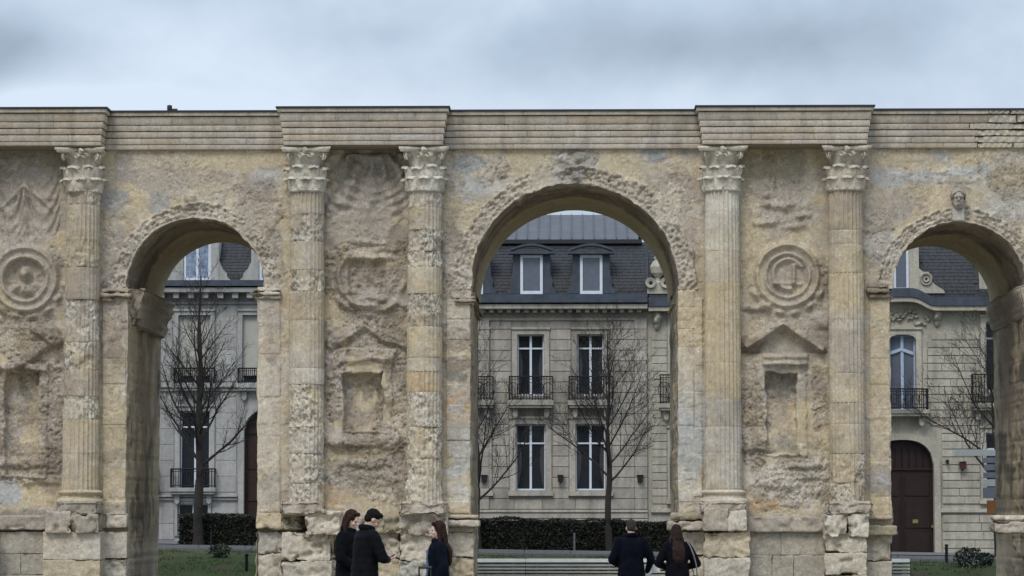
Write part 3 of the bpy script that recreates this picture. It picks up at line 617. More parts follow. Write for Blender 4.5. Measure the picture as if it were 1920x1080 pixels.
# ------------------------------------------------------------------ columns
YC = YW-.26; RC = .488
def z_at(v, Y=YW-.6): return XZ(1000, v, Y)[1]
def column_drum(col_o, xc, v0, v1, kind, seed, tintk, amt, rad_s=1.0):
    z1, z0 = z_at(v0), z_at(v1); nz = max(3, int((z1-z0)/.03)); th = np.radians(np.linspace(-118, 118, 126)); zz = np.linspace(z0, z1, nz)
    T, Z = np.meshgrid(th, zz, indexing='ij'); zt, zb = z_at(355), z_at(925); tap = 1-.07*(Z-zb)/(zt-zb); r = RC*tap
    ph = T*24/(2*math.pi); fl = np.sqrt(np.clip(1-(((ph % 1)-.5)*2.35)**2, 0, 1)); s = T*r
    fk = dict(f=1, w=.85, s=.2, r=.45, p=.55)[kind]; rk = dict(f=.06, w=.35, s=.22, r=.85, p=.6)[kind]
    wearm = sst(-.1, .35, fbm(s*1.6+seed*5, Z*1.6, 4, seed)); fk2 = fk*(1-(.9*wearm if kind in 'wp' else .25*wearm*(kind == 'f')))
    d = -.058*fl*fk2 + rough_disp(s+seed*7.7, Z, rk*(.4+.6*wearm), seed)*(.9 if kind in 'rp' else .55)
    d -= .015*rk
    if kind in 'rp': d -= .05*sst(.1, .5, fbm(s*4+seed, Z*4, 3, seed+2)); f1, f2, idv = worley(s*9+seed, Z*9, seed % 5); d -= .055*sst(.34, .14, f1)*(idv > -.2)*wearm
    e = np.minimum(Z-z0, z1-Z); d -= .008*sst(.025, .0, e)
    d += .004*math.sin(seed*2.1)+.010*fbm(s*.8, Z*.8, 2, 3); r = (r+d)*rad_s
    X = xc+np.sin(T)*r; Y = YC-np.cos(T)*r; n, m = X.shape; idx = np.arange(n*m).reshape(n, m)
    q = np.stack([idx[:-1,:-1], idx[1:,:-1], idx[1:,1:], idx[:-1,1:]], -1).reshape(-1, 4)
    x, y, z = X.ravel(), Y.ravel(), Z.ravel(); u, v = UV(x, y, z); t = tint_at(u, v, x, z, lst=[p for p in PATCH if p[0] < 0]); kk = K[tintk]; g = np.clip(amt*.8+.4*fbm(x*1.5, z*1.2, 3, seed % 5), 0, 1)[:, None]
    t = t*(1-g)+kk*g
    if kind in 'rp': w = (wearm.ravel()[:, None])*.4; t = t*(1-w)+K['white']*w; dk = (sst(.0, .4, fbm(s*9, Z*9, 3, 4)).ravel()[:, None])*.4; t = t*(1-dk)+K['dbrown']*dk
    t = np.concatenate([t, (dict(f=.15, w=.45, s=.3, r=1, p=.8)[kind]*(.4+.6*wearm.ravel()))[:, None]], 1)
    mobj('drum', raw_mesh('drum', np.stack([x, y, z], 1), q, M_STONE, t), col_o)
def make_capital(seed, wear, tintk, parent, xc):
    zb = z_at(358); H = z_at(276)-zb; V = []; F = []; rs = random.Random(seed)
    def addgrid(A):
        n, m, _ = A.shape; off = sum(len(v) for v in V); idx = off+np.arange(n*m).reshape(n, m); V.append(A.reshape(-1, 3)); F.append(np.stack([idx[:-1,:-1], idx[1:,:-1], idx[1:,1:], idx[:-1,1:]], -1).reshape(-1, 4))
    def rev(prof, k=64):
        th = np.radians(np.linspace(-125, 125, k)); addgrid(np.array([[(math.sin(t)*r, -math.cos(t)*r, z) for (r, z) in prof] for t in th]))
    r0 = RC*.95
    rev([(r0-.03, -.02), (r0+.035, .0), (r0+.05, .03), (r0+.035, .06), (r0-.02, .075), (r0-.05, .1), (r0-.06, .6*H), (r0-.0, .78*H), (r0+.1, .9*H)])
    for row, (h, n, ph) in enumerate(((.30*H, 8, 0), (.56*H, 8, .5))):
        for k in range(n):
            a = (k+ph)/n*2*math.pi
            if math.cos(a) < -.35: continue
            w0 = .225; hh = h*rs.uniform(.94, 1.04); cur = .115*rs.uniform(.75, 1.1); A = np.zeros((9, 11, 3))
            for i in range(9):
                s = (i/8*2-1)
                for j in range(11):
                    t = j/10; curl = max(0, (t-.72)/.28); lobes = 1+.13*math.cos(t*math.pi*7); wd = w0*(1-.18*t**3)*lobes*(1 if t < .97 else .8)
                    lift = cur*(t**2.2)*(1-.25*s*s)+.035*(1-abs(s))+.02*math.cos(s*math.pi*3); rad = r0-.02+.03+lift+.03*curl; z = .06+hh*(min(t, .86)/.86)*(1-.06*s*s)-.09*max(0, t-.86)/.14
                    aa = a+s*wd/rad; A[i, j] = (math.sin(aa)*rad, -math.cos(aa)*rad, z)
            addgrid(A)
    # helices and corner volutes
    for (cx, cy) in ((-1, -1), (1, -1), (-.62, .55), (.62, .55)):
        q = math.atan2(cx, -cy); R0 = .60 if cy < 0 else .5
        for side in (-1, 1):
            A = np.zeros((26, 6, 3))
            for i in range(26):
                t = i/25*3.6*math.pi; rr_ = .135*math.exp(-t*.16)
                for j in range(6):
                    b = j/5*2*math.pi; tube = .028*math.exp(-t*.05); ca = rr_*math.cos(t-1.2)+math.cos(b)*tube*math.cos(t-1.2); cz = rr_*math.sin(t-1.2)+math.cos(b)*tube*math.sin(t-1.2); w = math.sin(b)*tube+side*.03
                    ra = R0+ca*.9; A[i, j] = (math.sin(q)*ra+math.cos(q)*w*1.0, -math.cos(q)*ra+math.sin(q)*w, .83*H+cz)
            addgrid(A)
    for a in (-.5, .5):   # inner helices that meet under the flower
        for sg in (-1, 1):
            A = np.zeros((16, 6, 3))
            for i in range(16):
                t = i/15*2.6*math.pi; rr_ = .075*math.exp(-t*.14)
                for j in range(6):
                    b = j/5*2*math.pi; aa = a*.42+ (rr_*math.cos(t)*sg+math.cos(b)*.018)/r0; rad = r0+.12+math.sin(b)*.03; A[i, j] = (math.sin(aa)*rad, -math.cos(aa)*rad, .80*H+rr_*math.sin(t)+math.cos(b)*.015)
            addgrid(A)
    # abacus with hollow sides
    def ab(t):   # t 0..4 round the square
        k = int(t) % 4; f = t-int(t); c = [(-1,-1),(1,-1),(1,1),(-1,1),(-1,-1)]; (ax, ay), (bx, by) = c[k], c[k+1]; x = ax+(bx-ax)*f; y = ay+(by-ay)*f
        m = 1-.2*math.sin(f*math.pi); nx_, ny_ = [(0,-1),(1,0),(0,1),(-1,0)][k]
        return (x*(1 if nx_ == 0 else m)*.64, y*(1 if ny_ == 0 else m)*.64)
    rim = [ab(i/12) for i in range(49)]; A = np.zeros((49, 6, 3))
    for i, (x, y) in enumerate(rim):
        for j, (sc, z) in enumerate(((.2, .885), (.96, .885), (.98, .92), (1.03, .945), (1.03, .995), (.2, .995))): A[i, j] = (x*sc, y*sc, z*H)
    addgrid(A)
    A = np.zeros((9, 9, 3))
    for i in range(9):
        for j in range(9): t = i/8*2*math.pi; r_ = .085*j/8*(1+.25*math.cos(5*t)); A[i, j] = (math.cos(t)*r_, -.60-.07*math.cos(j/8*1.5), .92*H+math.sin(t)*r_)
    addgrid(A)
    V = np.concatenate(V); F = np.concatenate(F); x, y, z = V.T; nn = np.stack([x, y, z*0], 1); nn /= np.linalg.norm(nn, axis=1, keepdims=True)+1e-6
    d = .018*fbm3(x*9+seed*3, y*9, z*9, 3)*(1+wear)-(wear+.25)*.12*sst(.12, .45, fbm3(x*2.2+seed*9.1, y*2.2, z*2.6, 3)); V = V+nn*d[:, None]
    V[:, 2] = np.minimum(V[:, 2], H-.003)
    W_ = V+np.array([xc, YC, zb]); u, v = UV(*W_.T); t = tint_at(u, v, W_[:, 0], W_[:, 2], lst=[]); kk = K[tintk]; t = t*.3+kk*.7
    dk = sst(.0, .4, fbm3(x*6+seed, y*6, z*6, 3))[:, None]*.5; t = t*(1-dk)+K['brown']*.75*dk
    mobj('capital', raw_mesh('capital', W_, F, M_STONE, t), parent)
def ring_base(name, parent, xc, prof, seed, tintk, amp=.02, chip=.05, ang=120, sq=None):
    th = np.radians(np.linspace(-ang, ang, 90)); A = np.array([[(math.sin(t)*r, -math.cos(t)*r, z) for (r, z) in prof] for t in th]); n, m, _ = A.shape
    idx = np.arange(n*m).reshape(n, m); q = np.stack([idx[:-1,:-1], idx[1:,:-1], idx[1:,1:], idx[:-1,1:]], -1).reshape(-1, 4); V = A.reshape(-1, 3)
    nn = np.stack([V[:, 0], V[:, 1], V[:, 2]*0], 1); nn /= np.linalg.norm(nn, axis=1, keepdims=True); V = V+np.array([xc, YC, 0]); x, y, z = V.T
    d = amp*fbm3(x*4+seed, y*4, z*4, 3)-chip*sst(.1, .4, fbm3(x*2.4+seed, y*2.4, z*3, 3)); V = V+nn*d[:, None]; t = tint_at(x*0, x*0-999, x, z)*.4+K[tintk]*.6
    mobj(name, raw_mesh(name, V, q, M_STONE, t), parent)
def dense(prof, step=.02):
    out = []
    for (r0, z0), (r1, z1) in zip(prof[:-1], prof[1:]):
        k = max(1, int(math.hypot(r1-r0, z1-z0)/step)); out += [(r0+(r1-r0)*i/k, z0+(z1-z0)*i/k) for i in range(k)]
    return out+[prof[-1]]
COLS = {   # centre u: drums (v0, v1, kind, tint, amount), capital wear, base kind
 -62: ([(355,500,'w','grey',.4),(500,700,'r','brown',.4),(700,925,'p','mortar',.4)], .5, 'r'),
 154: ([(355,382,'p','grey',.5),(382,442,'w','grey',.45),(442,500,'p','brown',.35),(500,560,'s','brown',.5),(560,640,'p','grey',.45),(640,692,'p','brown',.35),(692,742,'w','brown',.4),(742,786,'r','white',.4),(786,850,'f','mortar',.55),(850,925,'f','yellow',.45)], .45, 'm'),
 575: ([(355,400,'w','grey',.5),(400,452,'p','grey',.5),(452,505,'s','grey',.3),(505,545,'p','grey',.4),(545,600,'w','brown',.25),(600,690,'s','grey',.35),(690,720,'s','pale',.5),(720,800,'p','mortar',.3),(800,850,'r','pale',.5),(850,905,'r','white',.35),(905,962,'r','pale',.5)], .25, 'n'),
 796: ([(355,388,'p','pale',.6),(388,430,'w','brown',.35),(430,470,'r','grey',.4),(470,500,'r','pale',.3),(500,550,'s','yellow',.35),(550,612,'p','brown',.3),(612,670,'s','yellow',.4),(670,696,'s','pale',.5),(696,735,'w','orange',.35),(735,800,'p','pale',.35),(800,860,'r','pale',.45),(860,962,'r','white',.5)], .15, 'n'),
 1355: ([(355,398,'f','white',.75),(398,433,'f','white',.7),(433,470,'f','white',.65),(470,530,'f','pale',.6),(530,600,'f','yellow',.5),(600,680,'f','yellow',.55),(680,748,'f','mortar',.55),(748,800,'f','blue',.5),(800,848,'f','bluep',.55),(848,918,'f','bluep',.5)], .1, 'g'),
 1587: ([(355,432,'f','brown',.55),(432,458,'s','brown',.35),(458,512,'s','mortar',.35),(512,600,'f','yellow',.4),(600,700,'w','grey',.3),(700,755,'s','mortar',.5),(755,795,'w','brown',.35),(795,850,'s','brown',.25),(850,905,'p','brown',.3),(905,965,'r','brown',.3)], .1, 'n'),
 2012: ([(355,500,'w','grey',.4),(500,700,'s','mortar',.4),(700,925,'p','mortar',.4)], .4, 'r'),
 2232: ([(355,500,'w','grey',.4),(500,700,'s','mortar',.4),(700,925,'p','mortar',.4)], .4, 'r')}
for ci, (uc, (drums, wear, bk)) in enumerate(COLS.items()):
    xc = XZ(uc, 600, YC)[0]; co = mobj('column', None, gate)
    for di, (v0, v1, kd, tk, am) in enumerate(drums): column_drum(co, xc, v0, v1, kd, ci*13+di+1, tk, am, .985 if (kd == 's' and uc == 1587) else 1)
    make_capital(ci+2, wear, ['grey','pale','white','white','white','pale','pale','pale'][ci], co, xc)
    if bk in 'mg':
        zt, zb = z_at(918), z_at(962 if bk == 'm' else 950); h = zt-zb
        ring_base('base', co, xc, dense([(RC, zt), (RC+.07, zt-.03), (RC+.10, zt-.07), (RC+.07, zt-.11), (RC+.02, zt-.15), (RC+.03, zt-.2), (RC+.12, zt-.24), (RC+.16, zt-.3), (RC+.13, zt-.37), (RC+.05, zt-.4), (RC+.05, zb-.05)]), ci, 'mortar' if bk == 'm' else 'pale', .02, .05)
    stone_block('plinth_block', xc-.62, xc+.6, YC-.68, YW+.1, z_at(966)-.0, z_at(940), co, res=.05, amp=.05, rnd=.09, seed=ci+4, base='dgrey' if bk == 'm' else 'grey', chip=.14)

# ------------------------------------------------------------------ imposts, ledges, pedestals
def impost(xa, xb, y0, y1, zt, zb, seed, base, side=0, chip=.05):
    """three oversailing courses; side = +1 / -1 adds the return into the opening"""
    im = mobj('impost', None, gate); h = (zt-zb)/3
    if chip >= .1 and side:
        w = .28; stone_block('corbel_stone', xa-(w if side < 0 else 0), xb+(w if side > 0 else 0), y0-.1, y1, zb-.15, zt, im, res=.04, taper=side*(w-.03), amp=.07, rnd=.07, seed=seed, base=base, chip=.08); return
    for k, pr in enumerate((.14, .18, .09)):
        z1 = zt-h*(k if k < 2 else 2); z0 = z1-h*(1.0); 
        stone_block('moulding', xa-(pr if side <= 0 else 0)*(.7), xb+(pr if side >= 0 else 0)*.7, y0-pr, y1, z0, z1+.004*k, im, res=.04, amp=.045, rnd=.06, seed=seed, base=base, chip=chip)
zs0 = AR[0]['zs']
impost(XZ(478,550,YW)[0], XZ(528,550,YW)[0], YW-.08, YR+.05, z_at(540, YW), z_at(561, YW), 1, 'pale', -1)
impost(XZ(196,550,YW)[0], XZ(238,550,YW)[0]+.0, YW-.05, YW+.5, z_at(540, YW), z_at(566, YW), 4, 'brown', 0, .1)
impost(XZ(228,550,YW)[0], XZ(250,550,YW)[0], YW+.5, YR+.03, z_at(537, YW), z_at(598, YW), 9, 'brown', 1, .10)
impost(XZ(852,560,YW)[0], XZ(885,560,YW)[0], YW-.02, YR+.02, z_at(556, YW), z_at(572, YW), 12, 'brown', 1, .09)
impost(XZ(1275,550,YW)[0], XZ(1290,550,YW)[0], YW+2.5, YR+.02, z_at(548, YW), z_at(566, YW), 17, 'mortar', -1, .05)
impost(XZ(1632,550,YW)[0], XZ(1668,550,YW)[0], YW-.10, YR+.02, z_at(533, YW), z_at(561, YW), 15, 'dbrown', -1, .05)
impost(XZ(1926,550,YW)[0], XZ(1975,550,YW)[0], YW-.10, YR+.05, z_at(536, YW), z_at(588, YW), 21, 'brown', -1, .10)
impost(XZ(1668,550,YW)[0]-.06, XZ(1669,550,YW)[0]+.0, YW+.4, YR+.02, z_at(545, YW), z_at(566, YW), 25, 'brown', 1, .05)
# console head over the right arch
hx, hz = XZ(1797, 376, YW-.25)
b = MB(); b.lathe(dense([(.001,-.235),(.09,-.21),(.13,-.12),(.155,0),(.16,.1),(.13,.2),(.06,.25),(.001,.26)], .014), (hx, YW-.24, hz), 56); me = raw_mesh('head_carving', b.V, b.F, M_STONE)
V = np.array([v.co[:] for v in me.vertices]); dx, dz, fr = V[:,0]-hx, V[:,2]-hz, V[:,1] < YW-.26
g = lambda a, c, s, t: np.exp(-(((dx-a)/s)**2+((dz-c)/t)**2))
V[:,1] -= fr*1.6*(.07*g(0,-.02,.025,.07)-.035*g(-.06,.03,.03,.025)-.035*g(.06,.03,.03,.025)+.03*g(0,-.11,.05,.02)+.03*g(0,.1,.1,.03)); V += .022*np.stack([fbm3(V[:,0]*12, V[:,1]*12, V[:,2]*12, 3)]*3, 1)
b2 = MB(); b2.V = [tuple(v) for v in V]; b2.F = b.F
b2.prism([(hx-.17,hz+.02),(hx-.2,hz+.16),(hx-.13,hz+.27),(hx,hz+.31),(hx+.13,hz+.27),(hx+.2,hz+.16),(hx+.17,hz+.02),(hx+.13,hz+.16),(hx,hz+.21),(hx-.13,hz+.16)], YW-.36, YW-.1)
hm = raw_mesh('carved_head', b2.V, b2.F, M_STONE, K['grey']); mobj('carved_head', hm, gate)
stone_block('console', hx-.16, hx+.16, YW-.22, YW+.2, hz-.53, hz-.2, gate, res=.05, amp=.01, rnd=.03, base='bluep', seed=3)
# backing of the plinth, then its stones
ZL1, ZL0 = z_at(963), z_at(1000)
def plinth(ua, ub, ledges, peds, seed, mid='pale'):
    """ua..ub: pier extent. ledges: (u0,u1,projection,v0,v1,chip,base). peds: (u0,u1,projection,base)"""
    pl = mobj('plinth', None, gate); rn = random.Random(seed)
    for k, (u0, u1, pr, v0, v1, ch, bs) in enumerate(ledges):
        stone_block('ledge_stone', px_x(u0, 980, YW-pr), px_x(u1, 980, YW-pr), YW-pr, YW+.25, z_at(v1, YW-pr), z_at(v0, YW-pr), pl, res=.042, amp=.05 if ch > .08 else .02, rnd=.05, seed=seed+k, base=bs, chip=ch)
    for k, (u0, u1, pr, bs) in enumerate(peds):
        x0, x1 = px_x(u0, 1040, YW-pr), px_x(u1, 1040, YW-pr); z = z_at(997, YW-pr); r = 0
        while z > -.15:
            hh = rn.uniform(.48, .78); zb = max(-.3, z-hh); n = max(1, round((x1-x0)/rn.uniform(.7, 1.25))); cuts = [x0]+sorted(x0+(x1-x0)*(i+rn.uniform(-.25, .25))/n for i in range(1, n))+[x1]
            for i in range(n):
                ch = rn.choice([.06, .12, .17] if seed == 47 else [0, .02, .05, .08]) if bs != 'panel' else 0; col = rn.choice(['pale', 'mortar', 'pale', 'pale', 'bluep', 'mortar']) if bs != 'panel' else (.35,.325,.28)
                stone_block('stone', cuts[i]+.003, cuts[i+1]-.003, YW-pr+rn.uniform(0, .02), YW+.3, zb+.003, z-.003, pl, res=.038, amp=.025+ch*.25, rnd=.014, seed=seed+k*7+i+r*3, base=col, chip=ch)
            z = zb; r += 1
plinth(-118, 236, [(-118,-20,.55,960,1000,.08,'dgrey'),(-20,86,.38,966,994,.05,'grey'),(84,132,.98,958,1000,.12,'grey'),(130,184,.98,964,1000,.16,'dgrey'),(198,238,.10,962,990,.06,'pale')],
       [(-118,-10,.8,'x'),(-10,84,.22,'panel'),(80,188,.82,'x'),(188,238,.1,'x')], 31)
plinth(483, 884, [(480,528,.28,962,992,.10,'mortar'),(526,566,.55,960,994,.18,'green'),(572,640,.85,958,1004,.16,'pale'),(640,700,.40,962,1000,.22,'grey'),(700,756,.42,965,1000,.2,'green'),(748,840,.75,962,1006,.2,'grey'),(834,897,.36,965,972,.02,'mortar'),(832,899,.45,975,988,.05,'pale'),(838,890,.2,986,998,.02,'brown')],
       [(483,530,.1,'x'),(528,622,.62,'x'),(620,750,.18,'x'),(748,842,.6,'x'),(838,889,.12,'x')], 47)
plinth(1265, 1669, [(1258,1322,.40,962,975,.10,'green'),(1252,1330,.5,977,994,.12,'grey'),(1318,1366,.98,952,996,.08,'grey'),(1364,1402,.98,956,996,.10,'pale'),(1400,1548,.38,968,998,.05,'grey'),(1546,1592,.9,964,1006,.14,'pale'),(1590,1630,.85,962,1008,.2,'white'),(1622,1674,.3,966,974,.03,'grey'),(1606,1683,.42,985,1004,.05,'green')],
       [(1264,1322,.12,'x'),(1320,1406,.82,'x'),(1404,1548,.2,'panel'),(1546,1626,.75,'x'),(1622,1673,.1,'x')], 61)
plinth(1926, 2275, [(1862,1935,.30,966,976,.05,'pale'),(1864,1960,.42,978,1000,.1,'grey'),(1955,2275,.7,964,1000,.1,'grey')], [(1927,1960,.1,'x'),(1958,2275,.7,'x')], 83)
b = MB()
for a0, a1 in ((XL+.02, AR[0]['xl']-.07), (AR[0]['xr']+.07, AR[1]['xl']-.07), (AR[1]['xr']+.07, AR[2]['xl']-.07), (AR[2]['xr']+.07, XR-.02)): b.box(a0, a1, YW+.6, YR-.1, -.3, 11.4)
for (ua, ub) in ((-118, 236), (483, 884), (1271, 1669), (1928, 2275)):
    b.box(px_x(ua, 900, YW), px_x(ub, 900, YW), YW+.04, YW+.3, -.3, XZ(1000, 985, YW)[1])
b.build('core', stone_mat('rubble_core', (.2, .17, .12), objrand=0), gate)

# ================================================================== THE GROUND
def G(x, y):
    x = np.asarray(x, float); y = np.asarray(y, float); xs = np.clip(x, -30, 30)
    far = sst(89.6, 95.5, y)*(.335-.0146*xs)-.16*sst(80, 88, y)*sst(92, 90, y)
    return far-.07*sst(20, 33, y)*sst(60, 50, y)
def Gz(x, y): return float(G(x, y))
def grass_mat():
    m, nt, b = mat_new('winter_lawn'); N = nt.nodes; L = nt.links; geo = N.new('ShaderNodeNewGeometry')
    n = N.new('ShaderNodeTexNoise'); n.inputs['Scale'].default_value = 1.1; n.inputs['Detail'].default_value = 8; n.inputs['Roughness'].default_value = .7; L.new(geo.outputs['Position'], n.inputs['Vector'])
    r = N.new('ShaderNodeValToRGB'); L.new(n.outputs['Fac'], r.inputs[0]); cr = r.color_ramp
    cr.elements[0].position = .38; cr.elements[0].color = (.085, .062, .042, 1); cr.elements[1].position = .7; cr.elements[1].color = (.065, .085, .03, 1); e = cr.elements.new(.5); e.color = (.055, .075, .024, 1)
    L.new(r.outputs[0], b.inputs['Base Color']); b.inputs['Roughness'].default_value = .95; b.inputs['Specular IOR Level'].default_value = .1; return m
M_GRASS = grass_mat()
xs = np.concatenate([[-2500,-900,-300,-120,-60], np.arange(-36, 36.1, .75), [60,120,300,900,2500]]); ys = np.concatenate([[-900,-200,-40,0], np.arange(10, 125, .75), [140,200,400,1000,3500]])
X, Y = np.meshgrid(xs, ys, indexing='ij'); n, m = X.shape; idx = np.arange(n*m).reshape(n, m); q = np.stack([idx[:-1,:-1], idx[1:,:-1], idx[1:,1:], idx[:-1,1:]], -1).reshape(-1, 4)
g = mobj('ground', raw_mesh('ground', np.stack([X.ravel(), Y.ravel(), G(X, Y).ravel()], 1), q, M_GRASS)); tag(g, 'winter lawn around and behind the stone archway', kind='structure')
def sheet(name, x0, x1, y0, y1, dz, mat, label=None):
    a = np.arange(x0, x1+.1, 1.0); b_ = np.unique(np.concatenate([np.linspace(y0, y1, max(3, int((y1-y0)/.75)))])); X, Y = np.meshgrid(a, b_, indexing='ij'); n, m = X.shape; idx = np.arange(n*m).reshape(n, m)
    q = np.stack([idx[:-1,:-1], idx[1:,:-1], idx[1:,1:], idx[:-1,1:]], -1).reshape(-1, 4)
    o = mobj(name, raw_mesh(name, np.stack([X.ravel(), Y.ravel(), (G(X, Y)+dz).ravel()], 1), q, mat)); return tag(o, label, kind='structure')
M_ASPH = stone_mat('asphalt', (.055, .057, .062), .2, .3, objrand=0); M_PAVE = stone_mat('pavement_slabs', (.14, .14, .145), .12, .2, objrand=0)
M_KERB = stone_mat('kerb_granite', (.17, .17, .175), .1, .2, objrand=0.05); M_GRAVEL = stone_mat('pale_gravel', (.34, .31, .25), .2, .6, objrand=0)
sheet('path', -34, 34, 22, 77.6, .02, M_GRAVEL, 'pale gravel path in front of the archway')
sheet('road', -36, 36, 97.2, 103.6, .012, M_ASPH, 'asphalt street between lawn and houses')
sheet('pavement', -36, 36, 108.2, 118.2, .11, M_PAVE, 'paved footway along the house fronts')
sheet('parking_strip', -36, 36, 103.75, 104.9, .09, M_ASPH, 'dark strip beside the street under the hedge')
kb = thing('kerb', 'pale granite kerb line along the near edge of the street', 'kerb', (0, 97.05, 0)); kb['kind'] = 'structure'; del kb['category']
kb.location = (0,0,0)
um = None
def unit_mesh(name, mat, bev=.03):
    b = MB(); b.box(0, 1, 0, 1, 0, 1); me = raw_mesh(name, b.V, b.F, mat, smooth=False); bm = bmesh.new(); bm.from_mesh(me); bmesh.ops.recalc_face_normals(bm, faces=bm.faces)
    bmesh.ops.bevel(bm, geom=bm.edges[:], offset=bev, segments=1, affect='EDGES'); bm.to_mesh(me); bm.free(); return me
def piece(name, me, x0, x1, y0, y1, z0, z1, parent):
    o = mobj(name, me, parent, (x0, y0, z0)); o.scale = (x1-x0, y1-y0, z1-z0); return o
ME_K = unit_mesh('kerbstone', M_KERB, .02)
for i in range(-18, 19):
    for yk, h in ((97.0, .10), (103.62, .12)):
        o = piece('kerbstone', ME_K, i*1.6+.01, i*1.6+1.59, yk, yk+.15, 0, h+.15, kb); o.location.z = Gz(i*1.6+.8, yk)-.13; o.rotation_euler.y = .0146

# ================================================================== HOUSES BEYOND THE STREET
YB = 118.0
def bX(u, v=800, Y=118.0): return XZ(u, v, Y)[0]
def bZ(v, Y=118.0, u=1000): return XZ(u, v, Y)[1]
ME_B, ME_A, ME_C = unit_mesh('stone', M_BSTONE), unit_mesh('stone', M_ASTONE), unit_mesh('stone', M_CSTONE)
ME_T = {id(M_BSTONE): ME_B, id(M_ASTONE): ME_A, id(M_CSTONE): ME_C}
def wall_holes(name, x0, x1, z0, z1, holes, y, mat, parent, rev=.32):
    xs = sorted({x0, x1, *[h[0] for h in holes], *[h[1] for h in holes]}); zs = sorted({z0, z1, *[h[2] for h in holes], *[h[3] for h in holes]})
    xs = [x for x in xs if x0 <= x <= x1]; b = MB()
    for i in range(len(xs)-1):
        for j in range(len(zs)-1):
            cx, cz = (xs[i]+xs[i+1])/2, (zs[j]+zs[j+1])/2
            if any(h[0] < cx < h[1] and h[2] < cz < h[3] for h in holes): continue
            b.add([(xs[i],y,zs[j]),(xs[i+1],y,zs[j]),(xs[i+1],y,zs[j+1]),(xs[i],y,zs[j+1])], [(0,1,2,3)])
    for (a, c, d, e) in holes:
        b.add([(a,y,d),(c,y,d),(c,y,e),(a,y,e),(a,y+rev,d),(c,y+rev,d),(c,y+rev,e),(a,y+rev,e)], [(0,4,5,1),(1,5,6,2),(2,6,7,3),(3,7,4,0)])
    b.box(x0+.01, x0+.3, y+.01, y+12, z0, z1); b.box(x1-.3, x1-.01, y+.01, y+12, z0, z1); b.box(x0+.01, x1-.01, y+11.7, y+12, z0, z1)
    me = raw_mesh(name, b.V, b.F, mat, smooth=False); return mobj(name, me, parent)
def window(parent, u0, u1, v0, v1, mat, wf=10, sill=True, transom=None, curtain=True, mull=True, fm=None, Y=YB, glass=None, arch=0, blind=False, fw=2.6):
    x0, x1, z1, z0 = bX(u0, v0, Y), bX(u1, v0, Y), bZ(v0, Y), bZ(v1, Y); w = wf/47.5; fm = fm or M_WHITE; p = 1/47.5
    b = MB(); y0 = Y-.085
    b.box(x0-w, x0, y0, Y+.02, z0-.02, z1+w*.9); b.box(x1, x1+w, y0, Y+.02, z0-.02, z1+w*.9); b.box(x0+.001, x1-.001, y0, Y+.02, z1, z1+w*.9)
    b.box(x0-w-.03, x1+w+.03, y0-.07, Y+.02, z1+w*.9+.004, z1+w*.9+.09)
    if sill: b.box(x0-w-.06, x1+w+.06, y0-.12, Y+.02, z0-.20, z0-.024)
    if arch:   # flattened arch: fill the upper corners
        h = arch*p; n = 14; pts = [(x0, z1+.001)]+[(x0+(x1-x0)*i/n, z1-h*(1-math.sqrt(max(0, 1-(2*i/n-1)**2)))) for i in range(n+1)]+[(x1, z1+.001)]
        for i in range(1, n+1): b.prism([(pts[i][0], pts[i][1]), (pts[i+1][0], pts[i+1][1]), (pts[i+1][0], z1+.002), (pts[i][0], z1+.002)], y0+.01, Y+.3)
    wo = b.build('window', mat, parent)
    f = MB(); yf = Y+.2; t = fw*p
    f.box(x0+.01, x0+t, yf, yf+.08, z0+.01, z1-.01); f.box(x1-t, x1-.01, yf, yf+.08, z0+.01, z1-.01); f.box(x0+t+.001, x1-t-.001, yf, yf+.08, z1-t, z1-.01); f.box(x0+t+.001, x1-t-.001, yf, yf+.08, z0+.01, z0+t*1.4)
    tz = bZ(transom, Y) if transom else None
    if mull: xm = (x0+x1)/2; f.box(xm-t*.8, xm+t*.8, yf-.02, yf+.07, z0+.012, z1-.012)
    if tz: f.box(x0+t*.6, x1-t*.6, yf-.028, yf+.06, tz-t*.55, tz+t*.55)
    f.build('frame', fm, wo)
    xsn = [(x0+t, (x0+x1)/2-t*.7), ((x0+x1)/2+t*.7, x1-t)] if mull else [(x0+t, x1-t)]; zsn = [(z0+t, tz-.03), (tz+.03, z1-t)] if tz else [(z0+t, z1-t)]
    for a, c in xsn:
        for d, e in zsn: g = MB(); g.box(a, c, yf+.03, yf+.045, d, e); g.build('pane', glass or M_GLASS, wo)
    if curtain:   # two gathered drapes that open downwards
        for sg, xa in ((1, x0+.02), (-1, x1-.02)):
            V = []; F = []; n = 22; mz = 12
            for i in range(n+1):
                for j in range(mz+1):
                    s = j/mz; wd = (x1-x0)*.46*(1-.72*math.sin(min(1, s*1.25)*math.pi/2)**1.5 if False else (.30+.70*max(0, 1-s*2.1)**1.2)*(1 if s < .75 else 1+(s-.75)*.9)); wd = (x1-x0)*(.05+.13*max(0, math.sin(s*math.pi*.9))**2)
                    V.append((xa+sg*wd*i/n, yf+.09+.02*math.sin(i*1.9), z1-.02-(z1-z0)*s*.97))
            for i in range(n):
                for j in range(mz): a_ = i*(mz+1)+j; F.append((a_, a_+1, a_+mz+2, a_+mz+1))
            mobj('curtain', raw_mesh('curtain', V, F, M_CURT), wo)
    if blind: g = MB(); g.box(x0+.004, x1-.004, yf-.08, yf-.04, z0+.35, z1-.004); g.build('roller_shutter', M_SHUT, wo)
    r = MB(); r.box(x0-.3, x1+.3, yf+.5, yf+.55, z0-.3, z1+.3); r.build('dark_room', M_ROOM, wo)
    return (x0, x1, z0, z1)
M_SHUT = plain_mat('pale_roller_shutter', (.40, .385, .34), .7, vary=.05)
